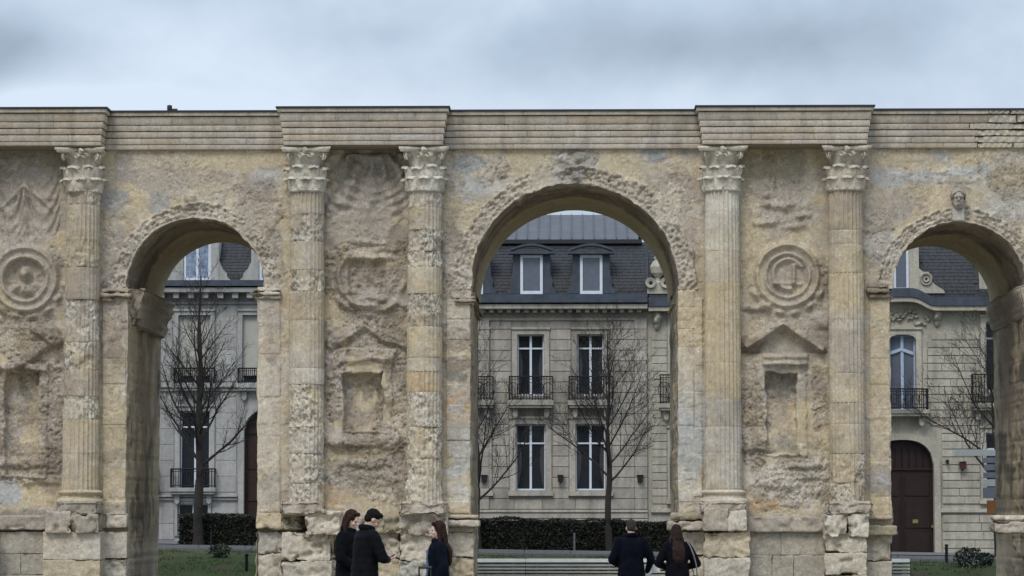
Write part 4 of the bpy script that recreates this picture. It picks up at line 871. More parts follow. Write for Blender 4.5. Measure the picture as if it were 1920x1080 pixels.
def balcony(parent, u0, u1, vt, vb, vs, mat, proj=.55, Y=YB, scroll=True, bow=0, sp=.11):
    x0, x1, zt, zb, zs = bX(u0, vt, Y-proj), bX(u1, vt, Y-proj), bZ(vt, Y-proj), bZ(vb, Y-proj), bZ(vs, Y-proj)
    b = MB(); b.box(x0-.05, x1+.05, Y-proj-.06, Y+.02, zs, zb-.01); b.box(x0-.0, x1+.0, Y-proj, Y+.02, zs-.1, zs-.004)
    for xx in (x0+.12, x1-.34): b.prism([(xx, zs-.1), (xx+.22, zs-.1), (xx+.2, zs-.42), (xx+.11, zs-.5), (xx+.02, zs-.42)], Y-proj+.18, Y+.02)
    bo = b.build('balcony', mat, parent, bevel=.012)
    r = MB(); n = max(4, int((x1-x0)/sp))
    def yy(t): return Y-proj-bow*math.sin(t*math.pi)
    pts = [(x0+(x1-x0)*i/n, yy(i/n)) for i in range(n+1)]
    for z, rd in ((zt, .028), (zb+.07, .018), (zt-.10, .014)):
        for a, c in zip(pts[:-1], pts[1:]): r.bar((*a, z), (*c, z), rd, n=4)
        for p_ in (pts[0], pts[-1]): r.bar((*p_, z), (p_[0], Y, z), rd, n=4)
    for i, p_ in enumerate(pts): r.bar((*p_, zb), (*p_, zt), .013 if i % 4 else .02, n=4)
    for k in range(1, 4):
        for p_ in (pts[0], pts[-1]): y = p_[1]+(Y-p_[1])*k/4; r.bar((p_[0], y, zb), (p_[0], y, zt), .013, n=4)
    if scroll:
        zc = (zt+zb)/2-.02; R_ = (zt-zb)*.27
        for k in range(0, n-1, 3):
            cx = pts[k][0]+sp*1.4; cy = yy(k/n)-.02
            for i in range(12): a, c = i/12*2*math.pi, (i+1)/12*2*math.pi; r.bar((cx+math.cos(a)*R_*.8, cy, zc+math.sin(a)*R_), (cx+math.cos(c)*R_*.8, cy, zc+math.sin(c)*R_), .016, n=3)
    r.build('railing', M_IRON, bo); return bo
def courses(parent, me, x0, x1, zlist, blocks, y, proud=.045, lo=.7, hi=1.3, rn=None, joint=.022, depth=.1):
    rn = rn or random.Random(1)
    for z0, z1 in zip(zlist[:-1], zlist[1:]):
        iv = [(x0, x1)]
        for (a, c, d, e) in blocks:
            if e <= z0+.02 or d >= z1-.02: continue
            nv = []
            for (p, q_) in iv:
                if c <= p or a >= q_: nv.append((p, q_)); continue
                if a > p: nv.append((p, a))
                if c < q_: nv.append((c, q_))
            iv = nv
        for (p, q_) in iv:
            if q_-p < .08: continue
            n = max(1, round((q_-p)/rn.uniform(lo, hi))); cuts = [p]+sorted(p+(q_-p)*(i+rn.uniform(-.2, .2))/n for i in range(1, n))+[q_]
            for a, c in zip(cuts[:-1], cuts[1:]): piece('stone', me, a+joint*.35, c-joint*.35, y-proud+rn.uniform(-.005, .005), y+depth, z0+joint/2, z1-joint/2, parent)
def lantern(parent, u, v, col=None, s=1):
    x, z = bX(u, v), bZ(v); b = MB(); b.box(x-.10*s, x+.10*s, YB-.33, YB-.13, z-.13*s, z+.10*s); b.box(x-.13*s, x+.13*s, YB-.36, YB-.10, z+.104*s, z+.13*s); b.bar((x, YB-.13, z-.02), (x, YB, z-.02), .025); b.bar((x, YB-.23, z-.13*s), (x, YB-.23, z-.2*s), .04, .01)
    b.build('wall_lantern', col or M_IRON, parent)
def hood(parent, x0, x1, z, y, mat, rise=.28, th=.16, proj=.25, name='hood'):
    b = MB(); n = 12; up = [(x0+(x1-x0)*i/n, z+th+rise*math.sin(i/n*math.pi)) for i in range(n+1)]; lo = [(x, zz-th) for x, zz in up]
    for i in range(n): b.prism([lo[i], lo[i+1], up[i+1], up[i]], y-proj, y+.3)
    b.box(x0-.04, x1+.04, y-proj-.03, y+.3, z-.10, z-.004); b.build(name, mat, parent)

# ---------------------------------------------------------------- house B: seen through the middle arch
hb = thing('town_house', 'grey stone town house with slate mansard and two dormers behind middle arch', 'house', (0,0,0))
bx0, bx1 = bX(605), bX(1214); zc = bZ(580)
Bcols = [659, 771, 883, 995, 1107]; holes = []; blk = []
for c in Bcols:
    vis = c > 850
    r = window(hb, c-28, c+28, 795, 920, M_BSTONE, 11, transom=831, curtain=vis); holes.append(r); blk.append((r[0]-.26, r[1]+.26, r[2]-.25, r[3]+.33))
    r = window(hb, c-25, c+25, 627, 742, M_BSTONE, 10, sill=False, transom=653, curtain=vis); holes.append(r); blk.append((r[0]-.24, r[1]+.24, r[2]-.3, r[3]+.31))
    balcony(hb, c-40, c+41, 706, 750, 760, M_BSTONE); blk.append((bX(c-41), bX(c+42), bZ(790), bZ(750)))
wall_holes('wall', bx0, bx1, -1, bZ(560), holes, YB, M_BSTONE, hb)
for (a, c) in ((897, 917), (1190, 1213)):   # flat pilasters
    zz = bZ(955)
    while zz < bZ(602): piece('stone', ME_B, bX(a), bX(c), YB-.13, YB+.02, zz+.006, zz+.405, hb); zz += .415
    blk.append((bX(a), bX(c), -2, 20))
zl = [bZ(955)+i*.415 for i in range(19)]; zl = [z for z in zl if z < bZ(604)]; zl.append(bZ(602))
courses(hb, ME_B, bX(868), bx1-.01, zl, blk, YB, rn=random.Random(4), lo=.75, hi=1.7, joint=.028, proud=.05)
courses(hb, ME_B, bx0, bX(868), zl, blk, YB, rn=random.Random(5), lo=3, hi=4)
def bands(parent, x0, x1, mat, lst, seg=2.2, name='string_course'):
    for (v0, v1, pr) in lst:
        b = MB(); b.box(x0, x1, YB-pr, YB+.02, bZ(v1, YB-pr), bZ(v0, YB-pr)); b.build(name, mat, parent, bevel=.015)
bands(hb, bx0, bx1, M_BSTONE, [(956, 961, .16), (962, 972, .11), (973, 985, .14), (986, 1070, .09), (596, 601, .1), (570, 579, .62)], name='string_course')
for k in range(40):
    x = bx0+.1+k*.34
    if x < bx1-.15: b = MB(); b.box(x, x+.17, YB-.42, YB+.01, bZ(587), bZ(579.6)); b.build('modillion', M_BSTONE, hb)
b = MB(); b.box(bx0, bx1, YB-.74, YB+.3, bZ(569.5), bZ(563)); b.box(bx0, bx1, YB-.5, YB+.35, bZ(562.8), bZ(553)); b.build('gutter', M_ZINCD, hb)
def mansard(parent, x0, x1, vb, vt, back, mat, name='mansard', dz=.0):
    V = []; F = []; zb, zt = bZ(vb), bZ(vt, YB+back); n = 10
    nx_ = max(2, int((x1-x0)/.3))
    for i in range(nx_+1):
        for j in range(n+1): t = j/n; y = YB-.25+(back+.25)*(t**1.9); V.append((x0+(x1-x0)*i/nx_, y, zb+(zt-zb)*t))
    for i in range(nx_):
        for j in range(n): a = i*(n+1)+j; F.append((a, a+n+1, a+n+2, a+1))
    nV = len(V); V += [(x0, YB+11, zb), (x0, YB+11, zt), (x1, YB+11, zb), (x1, YB+11, zt)]
    F += [tuple(range(n, -1, -1))+(nV, nV+1), tuple(range(nx_*(n+1), nx_*(n+1)+n+1))+(nV+3, nV+2), (n, nx_*(n+1)+n, nV+3, nV+1)]
    o = mobj(name, raw_mesh(name, V, F, mat, smooth=False), parent); return o
# slate courses laid as real overlapping rows
def slates(parent, x0, x1, vb, vt, back, skip, rn):
    zb, zt = bZ(vb), bZ(vt, YB+back); V = []; F = []; rows = 17
    for j in range(rows):
        t0, t1 = j/rows, (j+1.12)/rows
        x = x0-rn.uniform(0, .2)
        while x < x1:
            w = rn.uniform(.2, .26); xa, xb = max(x0, x+.006), min(x1, x+w-.006); x += w
            if xb-xa < .03 or any(a < (xa+xb)/2 < c and j/rows < tt for a, c, tt in skip): continue
            o = rn.uniform(0, .014); n = len(V)
            for t, off in ((t0, .026+o*.6), (t1, .012)): y = YB-.25+(back+.25)*(t**1.9)-off; z = zb+(zt-zb)*t; V += [(xa, y, z), (xb, y, z)]
            V += [(xa, V[n][1]+.03, V[n][2]), (xb, V[n][1]+.03, V[n][2])]; F += [(n, n+1, n+3, n+2), (n+4, n+5, n+1, n)]
    o = mobj('slates', raw_mesh('slates', V, F, M_SLATE, smooth=False), parent); o['kind'] = 'stuff'
mansard(hb, bx0, bX(1217), 553, 455, 1.3, M_SLATE)
slates(hb, bx0, bX(1212), 553, 455, 1.3, [(bX(c-30), bX(c+30), .8) for c in Bcols], random.Random(2))
for c in Bcols:
    x0, x1 = bX(c-33), bX(c+37); d = mobj('dormer', None, hb); YB = 117.6
    b = MB(); b.box(x0+.02, x1-.02, YB+.06, YB+1.4, bZ(551), bZ(474)); b.build('cheeks', M_ZINCD, d)
    b = MB(); xa, xb = bX(c-19), bX(c+23); b.box(x0, xa, YB-.02, YB+.05, bZ(552), bZ(476)); b.box(xb, x1, YB-.02, YB+.05, bZ(552), bZ(476)); b.box(xa+.001, xb-.001, YB-.02, YB+.05, bZ(480), bZ(476.1))
    for sx, s in ((x0, -1), (x1, 1)):
        b.prism([(sx, bZ(552)), (sx+s*.22, bZ(552)), (sx+s*.2, bZ(545)), (sx+s*.07, bZ(538)), (sx+s*.1, bZ(528)), (sx+s*.02, bZ(515)), (sx, bZ(500))][::s], YB-.0, YB+.22)
    b.build('surround', M_ZINCD, d); f = MB(); t = .105
    z0, z1 = bZ(553), bZ(480); f.box(xa, xa+t, YB-.05, YB+.04, z0, z1); f.box(xb-t, xb, YB-.05, YB+.04, z0, z1); f.box(xa+t, xb-t, YB-.052, YB+.04, z1-t, z1); f.box(xa+t, xb-t, YB-.052, YB+.04, z0, z0+t*1.2); f.build('frame', M_WHITE, d)
    g = MB(); g.box(xa+t, xb-t, YB-.0, YB+.05, z0+.1, z1-.1); g.build('pane', M_PALEGLASS, d)
    hood(d, x0-.14, x1+.14, bZ(474), YB-.02, M_ZINCD, .22, .09, .28); YB = 118.0
b = MB(); b.box(bx0, bX(1206), YB+1.0, YB+1.6, bZ(456.5, YB+1), bZ(449, YB+1)); b.build('ridge_band', M_LEAD, hb)
zt0, zt1 = bZ(449, YB+1.3), bZ(403, YB+5.0); ME_ZP = None
k = 0; x = bx0
while x < bX(1206)-.2:
    x2 = min(bX(1206), x+.445); V = [(x+.012, YB+1.3, zt0), (x2-.012, YB+1.3, zt0), (x2-.012, YB+5.0, zt1), (x+.012, YB+5.0, zt1)]; V += [(a, b_, c-.05) for a, b_, c in V]
    mobj('zinc_panel', raw_mesh('zinc_panel', V, [(0,1,2,3),(7,6,5,4),(0,4,5,1),(1,5,6,2),(2,6,7,3),(3,7,4,0)], M_ZINC, smooth=False), hb)
    s_ = MB(); s_.add([(x-.014, YB+1.28, zt0+.06), (x+.014, YB+1.28, zt0+.06), (x+.014, YB+5, zt1+.06), (x-.014, YB+5, zt1+.06), (x-.014, YB+1.28, zt0-.03), (x+.014, YB+1.28, zt0-.03), (x+.014, YB+5, zt1-.03), (x-.014, YB+5, zt1-.03)], [(0,1,2,3),(4,5,1,0),(1,5,6,2),(3,7,4,0)])
    s_.build('seam', M_ZINCD, hb); x = x2
V = [(bx0, YB+5, zt1), (bX(1206), YB+5, zt1), (bX(1206), YB+11, zt0), (bx0, YB+11, zt0)]; mobj('rear_roof', raw_mesh('rear_roof', V, [(0,1,2,3)], M_ZINC), hb)
V = [(bX(1206), YB+1.3, zt0), (bX(1206), YB+5, zt1), (bX(1206), YB+11, zt0), (bx0, YB+1.3, zt0), (bx0, YB+5, zt1), (bx0, YB+11, zt0)]; mobj('gable', raw_mesh('gable', V, [(0,1,2),(5,4,3)], M_ZINCD, smooth=False), hb)
for u in (908, 1051, 1200): lantern(hb, u, 897, s=1.05)

# ---------------------------------------------------------------- house C: seen through the right arch and at the edge of the middle one
hc = thing('town_house', 'buff stone town house with dark arched door and bowed balcony behind right arch', 'house', (0,0,0))
cx0, cx1 = bX(1216), bX(2180); holes = []; blk = []
win = [(1667,1717,628,772,'a')]+[(u, u+50, a, b_, 'p') for u in (1262, 1360, 1460, 1848, 1950, 2060) for (a, b_) in ((605,735),(812,935))]
for (a, c, d, e, k) in win:
    r = window(hc, a, c, d, e, M_CSTONE, 10, sill=(k == 'p'), transom=d+30 if k == 'p' else None, curtain=False, arch=9 if k == 'a' else 0, glass=M_PALEGLASS if k == 'a' else None, fm=M_PALEBLUE if k == 'a' else M_WHITE, fw=3.4 if k == 'a' else 2.6)
    holes.append(r); blk.append((r[0]-.24, r[1]+.24, r[2]-.25, r[3]+.34))
    if k == 'p': balcony(hc, a-24, c+12, d+98, e+22 if d < 700 else e+2, e+30 if d < 700 else e+9, M_CSTONE, .5) if d < 700 else None
# the splayed transom of the arched window
b = MB(); xa, xm, xb = bX(1669), bX(1692), bX(1715)
for (p, q_) in (((xa, bZ(663)), (xm, bZ(655))), ((xm, bZ(655)), (xb, bZ(663)))): b.prism([(p[0], p[1]-.07), (q_[0], q_[1]-.07), (q_[0], q_[1]+.06), (p[0], p[1]+.06)], YB+.14, YB+.26)
b.build('transom', M_PALEBLUE, hc)
dx0, dx1, dz0, dz1 = bX(1634), bX(1750), bZ(1047), bZ(825); holes.append((dx0, dx1, dz0-.3, dz1)); blk.append((dx0-.32, dx1+.32, -2, dz1+.35))
wall_holes('wall', cx0, cx1, -1, bZ(578), holes, YB, M_CSTONE, hc)
ds = MB(); n = 20; hw = (dx1-dx0)/2; xm = (dx0+dx1)/2
def dtop(s): return dz1-1.0*(1-(max(0, 1-abs(s)**2.6))**.5)
pts = [(xm+hw*(2*i/n-1), dtop(2*i/n-1)) for i in range(n+1)]
for a, c in zip(pts[:-1], pts[1:]): ds.prism([a, c, (c[0], dz1+.01), (a[0], dz1+.01)], YB-.0, YB+.4)
pt2 = [(xm+(hw+.25)*(2*i/n-1), dtop(2*i/n-1)+.25) for i in range(n+1)]
ds.prism([(dx0, dz0-.3), pts[0], pt2[0], (dx0-.25, dz0-.3)], YB-.1, YB+.02); ds.prism([(dx1, dz0-.3), (dx1+.25, dz0-.3), pt2[-1], pts[-1]], YB-.1, YB+.02)
for i in range(n): ds.prism([pts[i], pts[i+1], pt2[i+1], pt2[i]], YB-.1, YB+.02)
do = ds.build('door_surround', M_CSTONE, hc)
M_BRASS = plain_mat('aged_brass', (.45, .33, .12), .35, .8)
dr = MB(); dr.box(dx0, dx1, YB+.34, YB+.42, dz0-.2, dz1); dr.box(dx0, dx1, YB+.25, YB+.34, bZ(882), bZ(877))
for s in (-1, 1):
    for (za, zb_) in ((1035, 1000), (990, 940), (930, 895)): a, c = sorted((xm+s*.12, xm+s*(hw-.14))); dr.box(a, c, YB+.30, YB+.34, bZ(za), bZ(zb_))
for i in range(9): x = dx0+.12+i*(dx1-dx0-.24)/8; dr.box(x-.02, x+.02, YB+.27, YB+.34, bZ(876), bZ(840))
dr.box(xm-.03, xm+.03, YB+.28, YB+.335, dz0-.2, bZ(884)); door = dr.build('door', M_DOOR, do, bevel=.01)
b = MB(); b.box(bX(1711), bX(1721), YB+.26, YB+.31, bZ(981), bZ(974)); b.bar((bX(1748), YB+.2, bZ(987)), (bX(1748), YB+.32, bZ(987)), .06); b.build('letter_plate', M_BRASS, hc)
balcony(hc, 1644, 1740, 730, 768, 776, M_CSTONE, .6, bow=.3, sp=.09); blk.append((bX(1640), bX(1744), bZ(800), bZ(768)))
blk.append((bX(1640), bX(1748), bZ(626), bZ(560))); blk.append((bX(1748), bX(1766), bZ(622), bZ(580)))
zl = [bZ(945)+i*.305 for i in range(40)]; zl = [z for z in zl if z < bZ(612)]
courses(hc, ME_C, bX(1740), bX(1905), zl, blk, YB, rn=random.Random(8), lo=.6, hi=1.3, joint=.034, proud=.06)
courses(hc, ME_C, bX(1222), bX(1275), zl[::1], blk, YB, rn=random.Random(8), lo=.6, hi=1.2, joint=.03)
courses(hc, ME_C, bX(1275), bX(1740), zl[::2], blk, YB, rn=random.Random(9), lo=3, hi=5, joint=.03)
courses(hc, ME_C, bX(1905), cx1, zl[::2], blk, YB, rn=random.Random(9), lo=3, hi=5, joint=.03)
zl2 = [bZ(1060)+i*.33 for i in range(7)]
courses(hc, ME_C, bX(1752), bX(1905), zl2, blk, YB, rn=random.Random(3), lo=.8, hi=1.6, joint=.034, proud=.06)
b = MB(); b.box(bX(1762), bX(1960), YB-.14, YB+.02, bZ(961), bZ(954)); b.box(bX(1220), bX(1620), YB-.14, YB+.02, bZ(961), bZ(954)); b.build('string_course', M_CSTONE, hc, bevel=.01)
# cornice that swells over the middle window
b = MB(); b.box(bX(1636), bX(1752), YB+.004, YB+.3, bZ(578), bZ(556)); b.build('attic_wall', M_CSTONE, hc)
b = MB(); b.box(bX(1213.5), bX(1219), YB+.01, YB+8, -1, bZ(556)); b.build('corner_wall', M_CSTONE, hc)
def cz(u): return 577-17*math.exp(-((u-1692)/44)**4)
us = [1216]+list(range(1630, 1762, 6))+[2180]
for nm, d0, d1, pr, mt in (('cornice', 0, 8, .55, M_CSTONE), ('gutter', -17, -.6, .62, M_ZINCD)):
    b = MB()
    for a, c in zip(us[:-1], us[1:]):
        b.prism([(bX(a), bZ(cz(a)+d1)), (bX(c), bZ(cz(c)+d1)), (bX(c), bZ(cz(c)+d0)), (bX(a), bZ(cz(a)+d0))], YB-pr, YB+.25)
    b.build(nm, mt, hc)
# carved ornament, brackets
def lump(name, u, v, ru, rv, d, seed, parent, mat, Y=YB):
    b = MB(); n = 14; x, z = bX(u, v, Y), bZ(v, Y); b.lathe([(1e-3, -1), (.6, -.85), (.95, -.4), (1, 0), (.001, 0.01)], (0, 0, 0), n, axis='y'); V = np.array(b.V)
    k = 1+.35*n3(V[:,0]*3+seed, V[:,2]*3, V[:,1]*3); V = V*k[:, None]; V = V*np.array([ru/47.5, d, rv/47.5])+np.array([x, Y, z]); b.V = [tuple(p) for p in V]; return b.build(name, mat, parent, smooth=True)
rn = random.Random(6)
for i in range(34): t = i/33; lump('ornament', 1646+t*94, 606-12*math.sin(t*math.pi)+rn.uniform(-11, 11), rn.uniform(2.5, 6), rn.uniform(2.5, 4.5), .13, i, hc, M_CSTONE)
for (u, v) in ((1757, 592), (1232, 597)): lump('bracket', u, v, 8, 14, .4, 3, hc, M_CSTONE); lump('bracket', u, v+14, 5, 9, .22, 5, hc, M_CSTONE)
lantern(hc, 1804, 873, plain_mat('dark_red_paint', (.05, .012, .012), .5), 1.15); lantern(hc, 1775, 866, s=.5)
mansard(hc, bX(1218), cx1, 562, 450, 1.3, M_SLATE)
slates(hc, bX(1218), bX(1905), 560, 450, 1.3, [(bX(1640), bX(1730), .95), (bX(1834), bX(1905), 1)], random.Random(3))
b = MB(); b.add([(bX(1204), YB-.3, bZ(556)), (bX(1212), YB-.3, bZ(556)), (bX(1226), YB+1.1, bZ(448)), (bX(1220), YB+1.1, bZ(448)), (bX(1204), YB, bZ(556)), (bX(1212), YB, bZ(556)), (bX(1226), YB+1.4, bZ(448)), (bX(1220), YB+1.4, bZ(448))], [(0,1,2,3),(0,3,7,4),(1,5,6,2)]); b.build('verge', M_ZINCD, hc)
# stone dormers
def stone_dormer(uc, sc=1.0, right=True):
    d = mobj('dormer', None, hc); Y = YB-.35
    a, c = uc-16*sc, uc+14*sc
    b = MB(); b.box(bX(a-16), bX(a), Y, Y+1.6, bZ(548), bZ(455)); b.box(bX(c), bX(c+18), Y, Y+1.6, bZ(548), bZ(455)); b.box(bX(a)+.001, bX(c)-.001, Y, Y+1.6, bZ(466), bZ(455)); b.box(bX(a)+.001, bX(c)-.001, Y+.4, Y+1.6, bZ(548), bZ(466)-.01)
    for s in (-1, 1):
        e = bX(c+18) if s > 0 else bX(a-16); p = [(0, 505), (8, 512), (17, 512), (25, 520), (24, 530), (32, 538), (46, 546), (48, 552), (0, 552)]
        pts_ = [(e+s*q/47.5, bZ(v)) for q, v in p]; b.prism(pts_[::s], Y+.02, Y+.45)
    b.build('surround', M_CSTONE, d)
    for s in (-1, 1):
        e = (bX(c+18) if s > 0 else bX(a-16))+s*13/47.5; r_ = MB(); r_.lathe([(.05, -.12), (.12, -.14), (.12, .0)], (e, Y+.02, bZ(526)), 12, axis='y'); r_.lathe([(.17, -.06), (.23, -.1), (.24, .0)], (e, Y+.02, bZ(526)), 14, axis='y'); r_.build('volute', M_CSTONE, d)
    f = MB(); x0, x1, z0, z1 = bX(a)+.01, bX(c)-.01, bZ(546), bZ(466)-.01; t = .1
    f.box(x0, x0+t, Y+.08, Y+.16, z0, z1); f.box(x1-t, x1, Y+.08, Y+.16, z0, z1); f.box(x0+t, x1-t, Y+.08, Y+.16, z0, z0+t); f.box(x0+t, x1-t, Y+.08, Y+.16, z1-t, z1); f.build('frame', M_WHITE, d)
    g = MB(); g.box(x0+t, x1-t, Y+.12, Y+.15, z0+t, z1-t); g.build('pane', M_PALEGLASS, d)
stone_dormer(1692)
b = MB(); xu, zu = bX(1234), bZ(552); b.lathe([(.2, 0), (.2, .12), (.1, .2), (.1, .3), (.26, .5), (.3, .75), (.2, .95), (.12, 1.0), (.15, 1.1), (.001, 1.35)], (xu, YB-.1, zu+.32), 14)
b.box(xu-.42, xu+.5, YB-.3, YB+.3, zu, zu+.32); b.lathe([(.08, -.1), (.2, -.14), (.22, 0)], (xu-.28, YB-.3, zu+.42), 12, axis='y'); b.lathe([(.08, -.1), (.2, -.14), (.22, 0)], (xu+.3, YB-.3, zu+.42), 12, axis='y'); b.build('urn', M_CSTONE, hc)
# pale chimney stack and parapet at the right of the slates
b = MB(); b.box(bX(1838), bX(1900), YB-.2, YB+1.5, bZ(560), bZ(470)); b.box(bX(1834), bX(1904), YB-.28, YB+1.6, bZ(470), bZ(460)); b.build('stone_gable', M_CSTONE, hc)
b = MB(); b.box(bX(1230), cx1, YB+1.2, YB+11, bZ(449, YB+1.3)-.1, bZ(446, YB+1.3)); b.build('roof', M_ZINC, hc)

# ---------------------------------------------------------------- house A: seen through the left arch
ha = thing('town_house', 'pale stone town house with iron balcony and brown arched door behind left arch', 'house', (0,0,0))
ax0, ax1 = bX(95), bX(604.5); holes = []; blk = []
for c in (150, 258, 366, 486, 570):
    if c != 486: r = window(ha, c-28, c+28, 770, 918, M_ASTONE, 9, sill=False, transom=800, curtain=False, glass=None, fm=M_WHITE); holes.append(r); blk.append((r[0]-.24, r[1]+.24, r[2]-.25, r[3]+.3)); balcony(ha, c-46, c+36, 879, 914, 922, M_ASTONE, .45, scroll=False, sp=.1)
    r = window(ha, c-31, c+29, 590, 720, M_ASTONE, 8, sill=False, curtain=False, blind=True, transom=616); holes.append(r); blk.append((r[0]-.24, r[1]+.24, r[2]-.1, r[3]+.3)); balcony(ha, c-40, c+35, 690, 718, 727, M_ASTONE, .35, scroll=False, sp=.08)
    if c != 486: r = window(ha, c-33, c+25, 944, 1004, M_ASTONE, 5, sill=False, curtain=False); holes.append(r); blk.append((r[0]-.14, r[1]+.14, r[2]-.1, r[3]+.14))
ex0, ex1, ez0, ez1 = bX(458), bX(538), bZ(1012), bZ(768); holes.append((ex0, ex1, ez0, ez1)); blk.append((ex0-.3, ex1+.3, -2, ez1+.4))
wall_holes('wall', ax0, ax1, -1, bZ(545), holes, YB, M_ASTONE, ha)
xm, hw = (ex0+ex1)/2, (ex1-ex0)/2; n = 18; top = lambda s: ez1-hw*(1-math.sqrt(max(0, 1-s*s))); b = MB()
pts = [(xm+hw*(2*i/n-1), top(2*i/n-1)) for i in range(n+1)]; pt2 = [(xm+(hw+.22)*(2*i/n-1), ez1+.22-(hw+.22)*(1-math.sqrt(max(0, 1-(2*i/n-1)**2)))) for i in range(n+1)]
for a, c in zip(pts[:-1], pts[1:]): b.prism([a, c, (c[0], ez1+.01), (a[0], ez1+.01)], YB-.0, YB+.4)
for i in range(n): b.prism([pts[i], pts[i+1], pt2[i+1], pt2[i]], YB-.1, YB+.02)
b.box(ex0-.22, ex0, YB-.1, YB+.02, ez0, pts[0][1]); b.box(ex1, ex1+.22, YB-.1, YB+.02, ez0, pts[0][1]); do = b.build('door_surround', M_ASTONE, ha)
M_DOOR2 = plain_mat('brown_wood', (.028, .011, .007), .45, vary=.25, sc=4)
b = MB(); b.box(ex0, ex1, YB+.33, YB+.42, ez0, ez1)
for k in range(3):
    for s in (0, 1): b.box(ex0+.12+s*hw, ex0+hw-.08+s*hw, YB+.29, YB+.33, ez0+.25+k*1.25, ez0+1.3+k*1.25)
b.box(ex0, ex1, YB+.26, YB+.33, ez1-hw-.1, ez1-hw+.1); b.build('door', M_DOOR2, do, bevel=.01)
blk += [(ax0, ax1, bZ(940), bZ(926)), (ax0, ax1, bZ(735), bZ(718))]
zl = [bZ(1012)+i*.62 for i in range(20)]; zl = [z for z in zl if z < bZ(572)]
courses(ha, ME_A, bX(300), ax1, zl, blk, YB, rn=random.Random(12), lo=.9, hi=1.8, proud=.03, joint=.014)
courses(ha, ME_A, ax0, bX(300), zl, blk, YB, rn=random.Random(13), lo=3, hi=4, proud=.03, joint=.014)
b = MB()
for v0, v1, pr in ((928, 932, .18), (933, 938, .1), (722, 726, .16), (727, 733, .08), (565, 569, .12), (538, 547, .62)): b.box(ax0, ax1 if v0 not in (928, 933) else ex0-.25, YB-pr, YB+.02, bZ(v1, YB-pr), bZ(v0, YB-pr))
b.build('string_course', M_ASTONE, ha, bevel=.012)
for k in range(19): x = ax0+.2+k*.58; b = MB(); b.box(x, x+.24, YB-.5, YB+.01, bZ(560), bZ(547.5)); b.build('modillion', M_ASTONE, ha, bevel=.02)
b = MB(); b.box(ax0, ax1, YB-.72, YB+.3, bZ(537.6), bZ(533)); b.box(ax0, ax1, YB-.5, YB+.3, bZ(532.8), bZ(526)); b.build('gutter', M_ZINCD, ha)
mansard(ha, ax0, ax1, 527, 430, 1.3, M_SLATE); slates(ha, ax0, ax1, 527, 430, 1.3, [(bX(330), bX(412), .99), (bX(470), bX(530), .99)], random.Random(7))
for c in (370, 512):
    d = mobj('dormer', None, ha); Y = YB-.35; a, e = c-27, c+25; b = MB(); b.box(bX(a-14), bX(a), Y, Y+1.4, bZ(527), bZ(440)); b.box(bX(e), bX(e+15), Y, Y+1.4, bZ(527), bZ(440)); b.box(bX(a)+.001, bX(e)-.001, Y, Y+1.4, bZ(452), bZ(440)); b.box(bX(a)+.001, bX(e)-.001, Y+.3, Y+1.4, bZ(527), bZ(452)-.01)
    for s, xx in ((-1, bX(a-14)), (1, bX(e+15))): b.prism([(xx, bZ(490)), (xx+s*.15, bZ(505)), (xx+s*.3, bZ(512)), (xx+s*.34, bZ(520)), (xx+s*.5, bZ(527)), (xx, bZ(527))][::s], Y+.02, Y+.4)
    b.build('surround', M_ASTONE, d); f = MB(); x0, x1, z0, z1 = bX(a)+.01, bX(e)-.01, bZ(526), bZ(452)-.01; t = .1
    for xx in (x0, (x0+x1)/2-t/2, x1-t): f.box(xx, xx+t, Y+.08, Y+.16, z0, z1)
    f.box(x0+t, x1-t, Y+.085, Y+.155, z0, z0+t); f.box(x0+t, x1-t, Y+.085, Y+.155, z1-t, z1); f.build('frame', M_WHITE, d); g = MB(); g.box(x0+.05, x1-.05, Y+.11, Y+.14, z0+.05, z1-.05); g.build('pane', plain_mat('pale_curtained_glass', (.22, .27, .36), .15, vary=.4, sc=6), d)

# ================================================================== HEDGE
rsn = np.random.RandomState(5)
def leaves(C, size, mat, name, parent):
    n = len(C); a = rsn.normal(size=(n, 3)); a /= np.linalg.norm(a, axis=1, keepdims=True); t = rsn.normal(size=(n, 3)); b_ = np.cross(a, t); b_ /= np.linalg.norm(b_, axis=1, keepdims=True)+1e-9
    s = (size*rsn.uniform(.6, 1.3, n))[:, None]; V = np.stack([C-a*s, C+b_*s*.5, C+a*s, C-b_*s*.5], 1).reshape(-1, 3); return mobj(name, raw_mesh(name, V, np.arange(n*4).reshape(n, 4), mat, smooth=False), parent)
M_HLEAF = plain_mat('dark_hedge_leaf', (.016, .02, .013), .6, vary=.5, sc=5, spec=.3); M_HCORE = plain_mat('hedge_twigs', (.012, .011, .009), .95)
M_HDRY = plain_mat('dry_hedge_leaf', (.06, .045, .028), .7, vary=.5, sc=5)
hd = thing('hedge', 'long clipped dark hedge along the street behind the arches', 'hedge', (0,0,0))
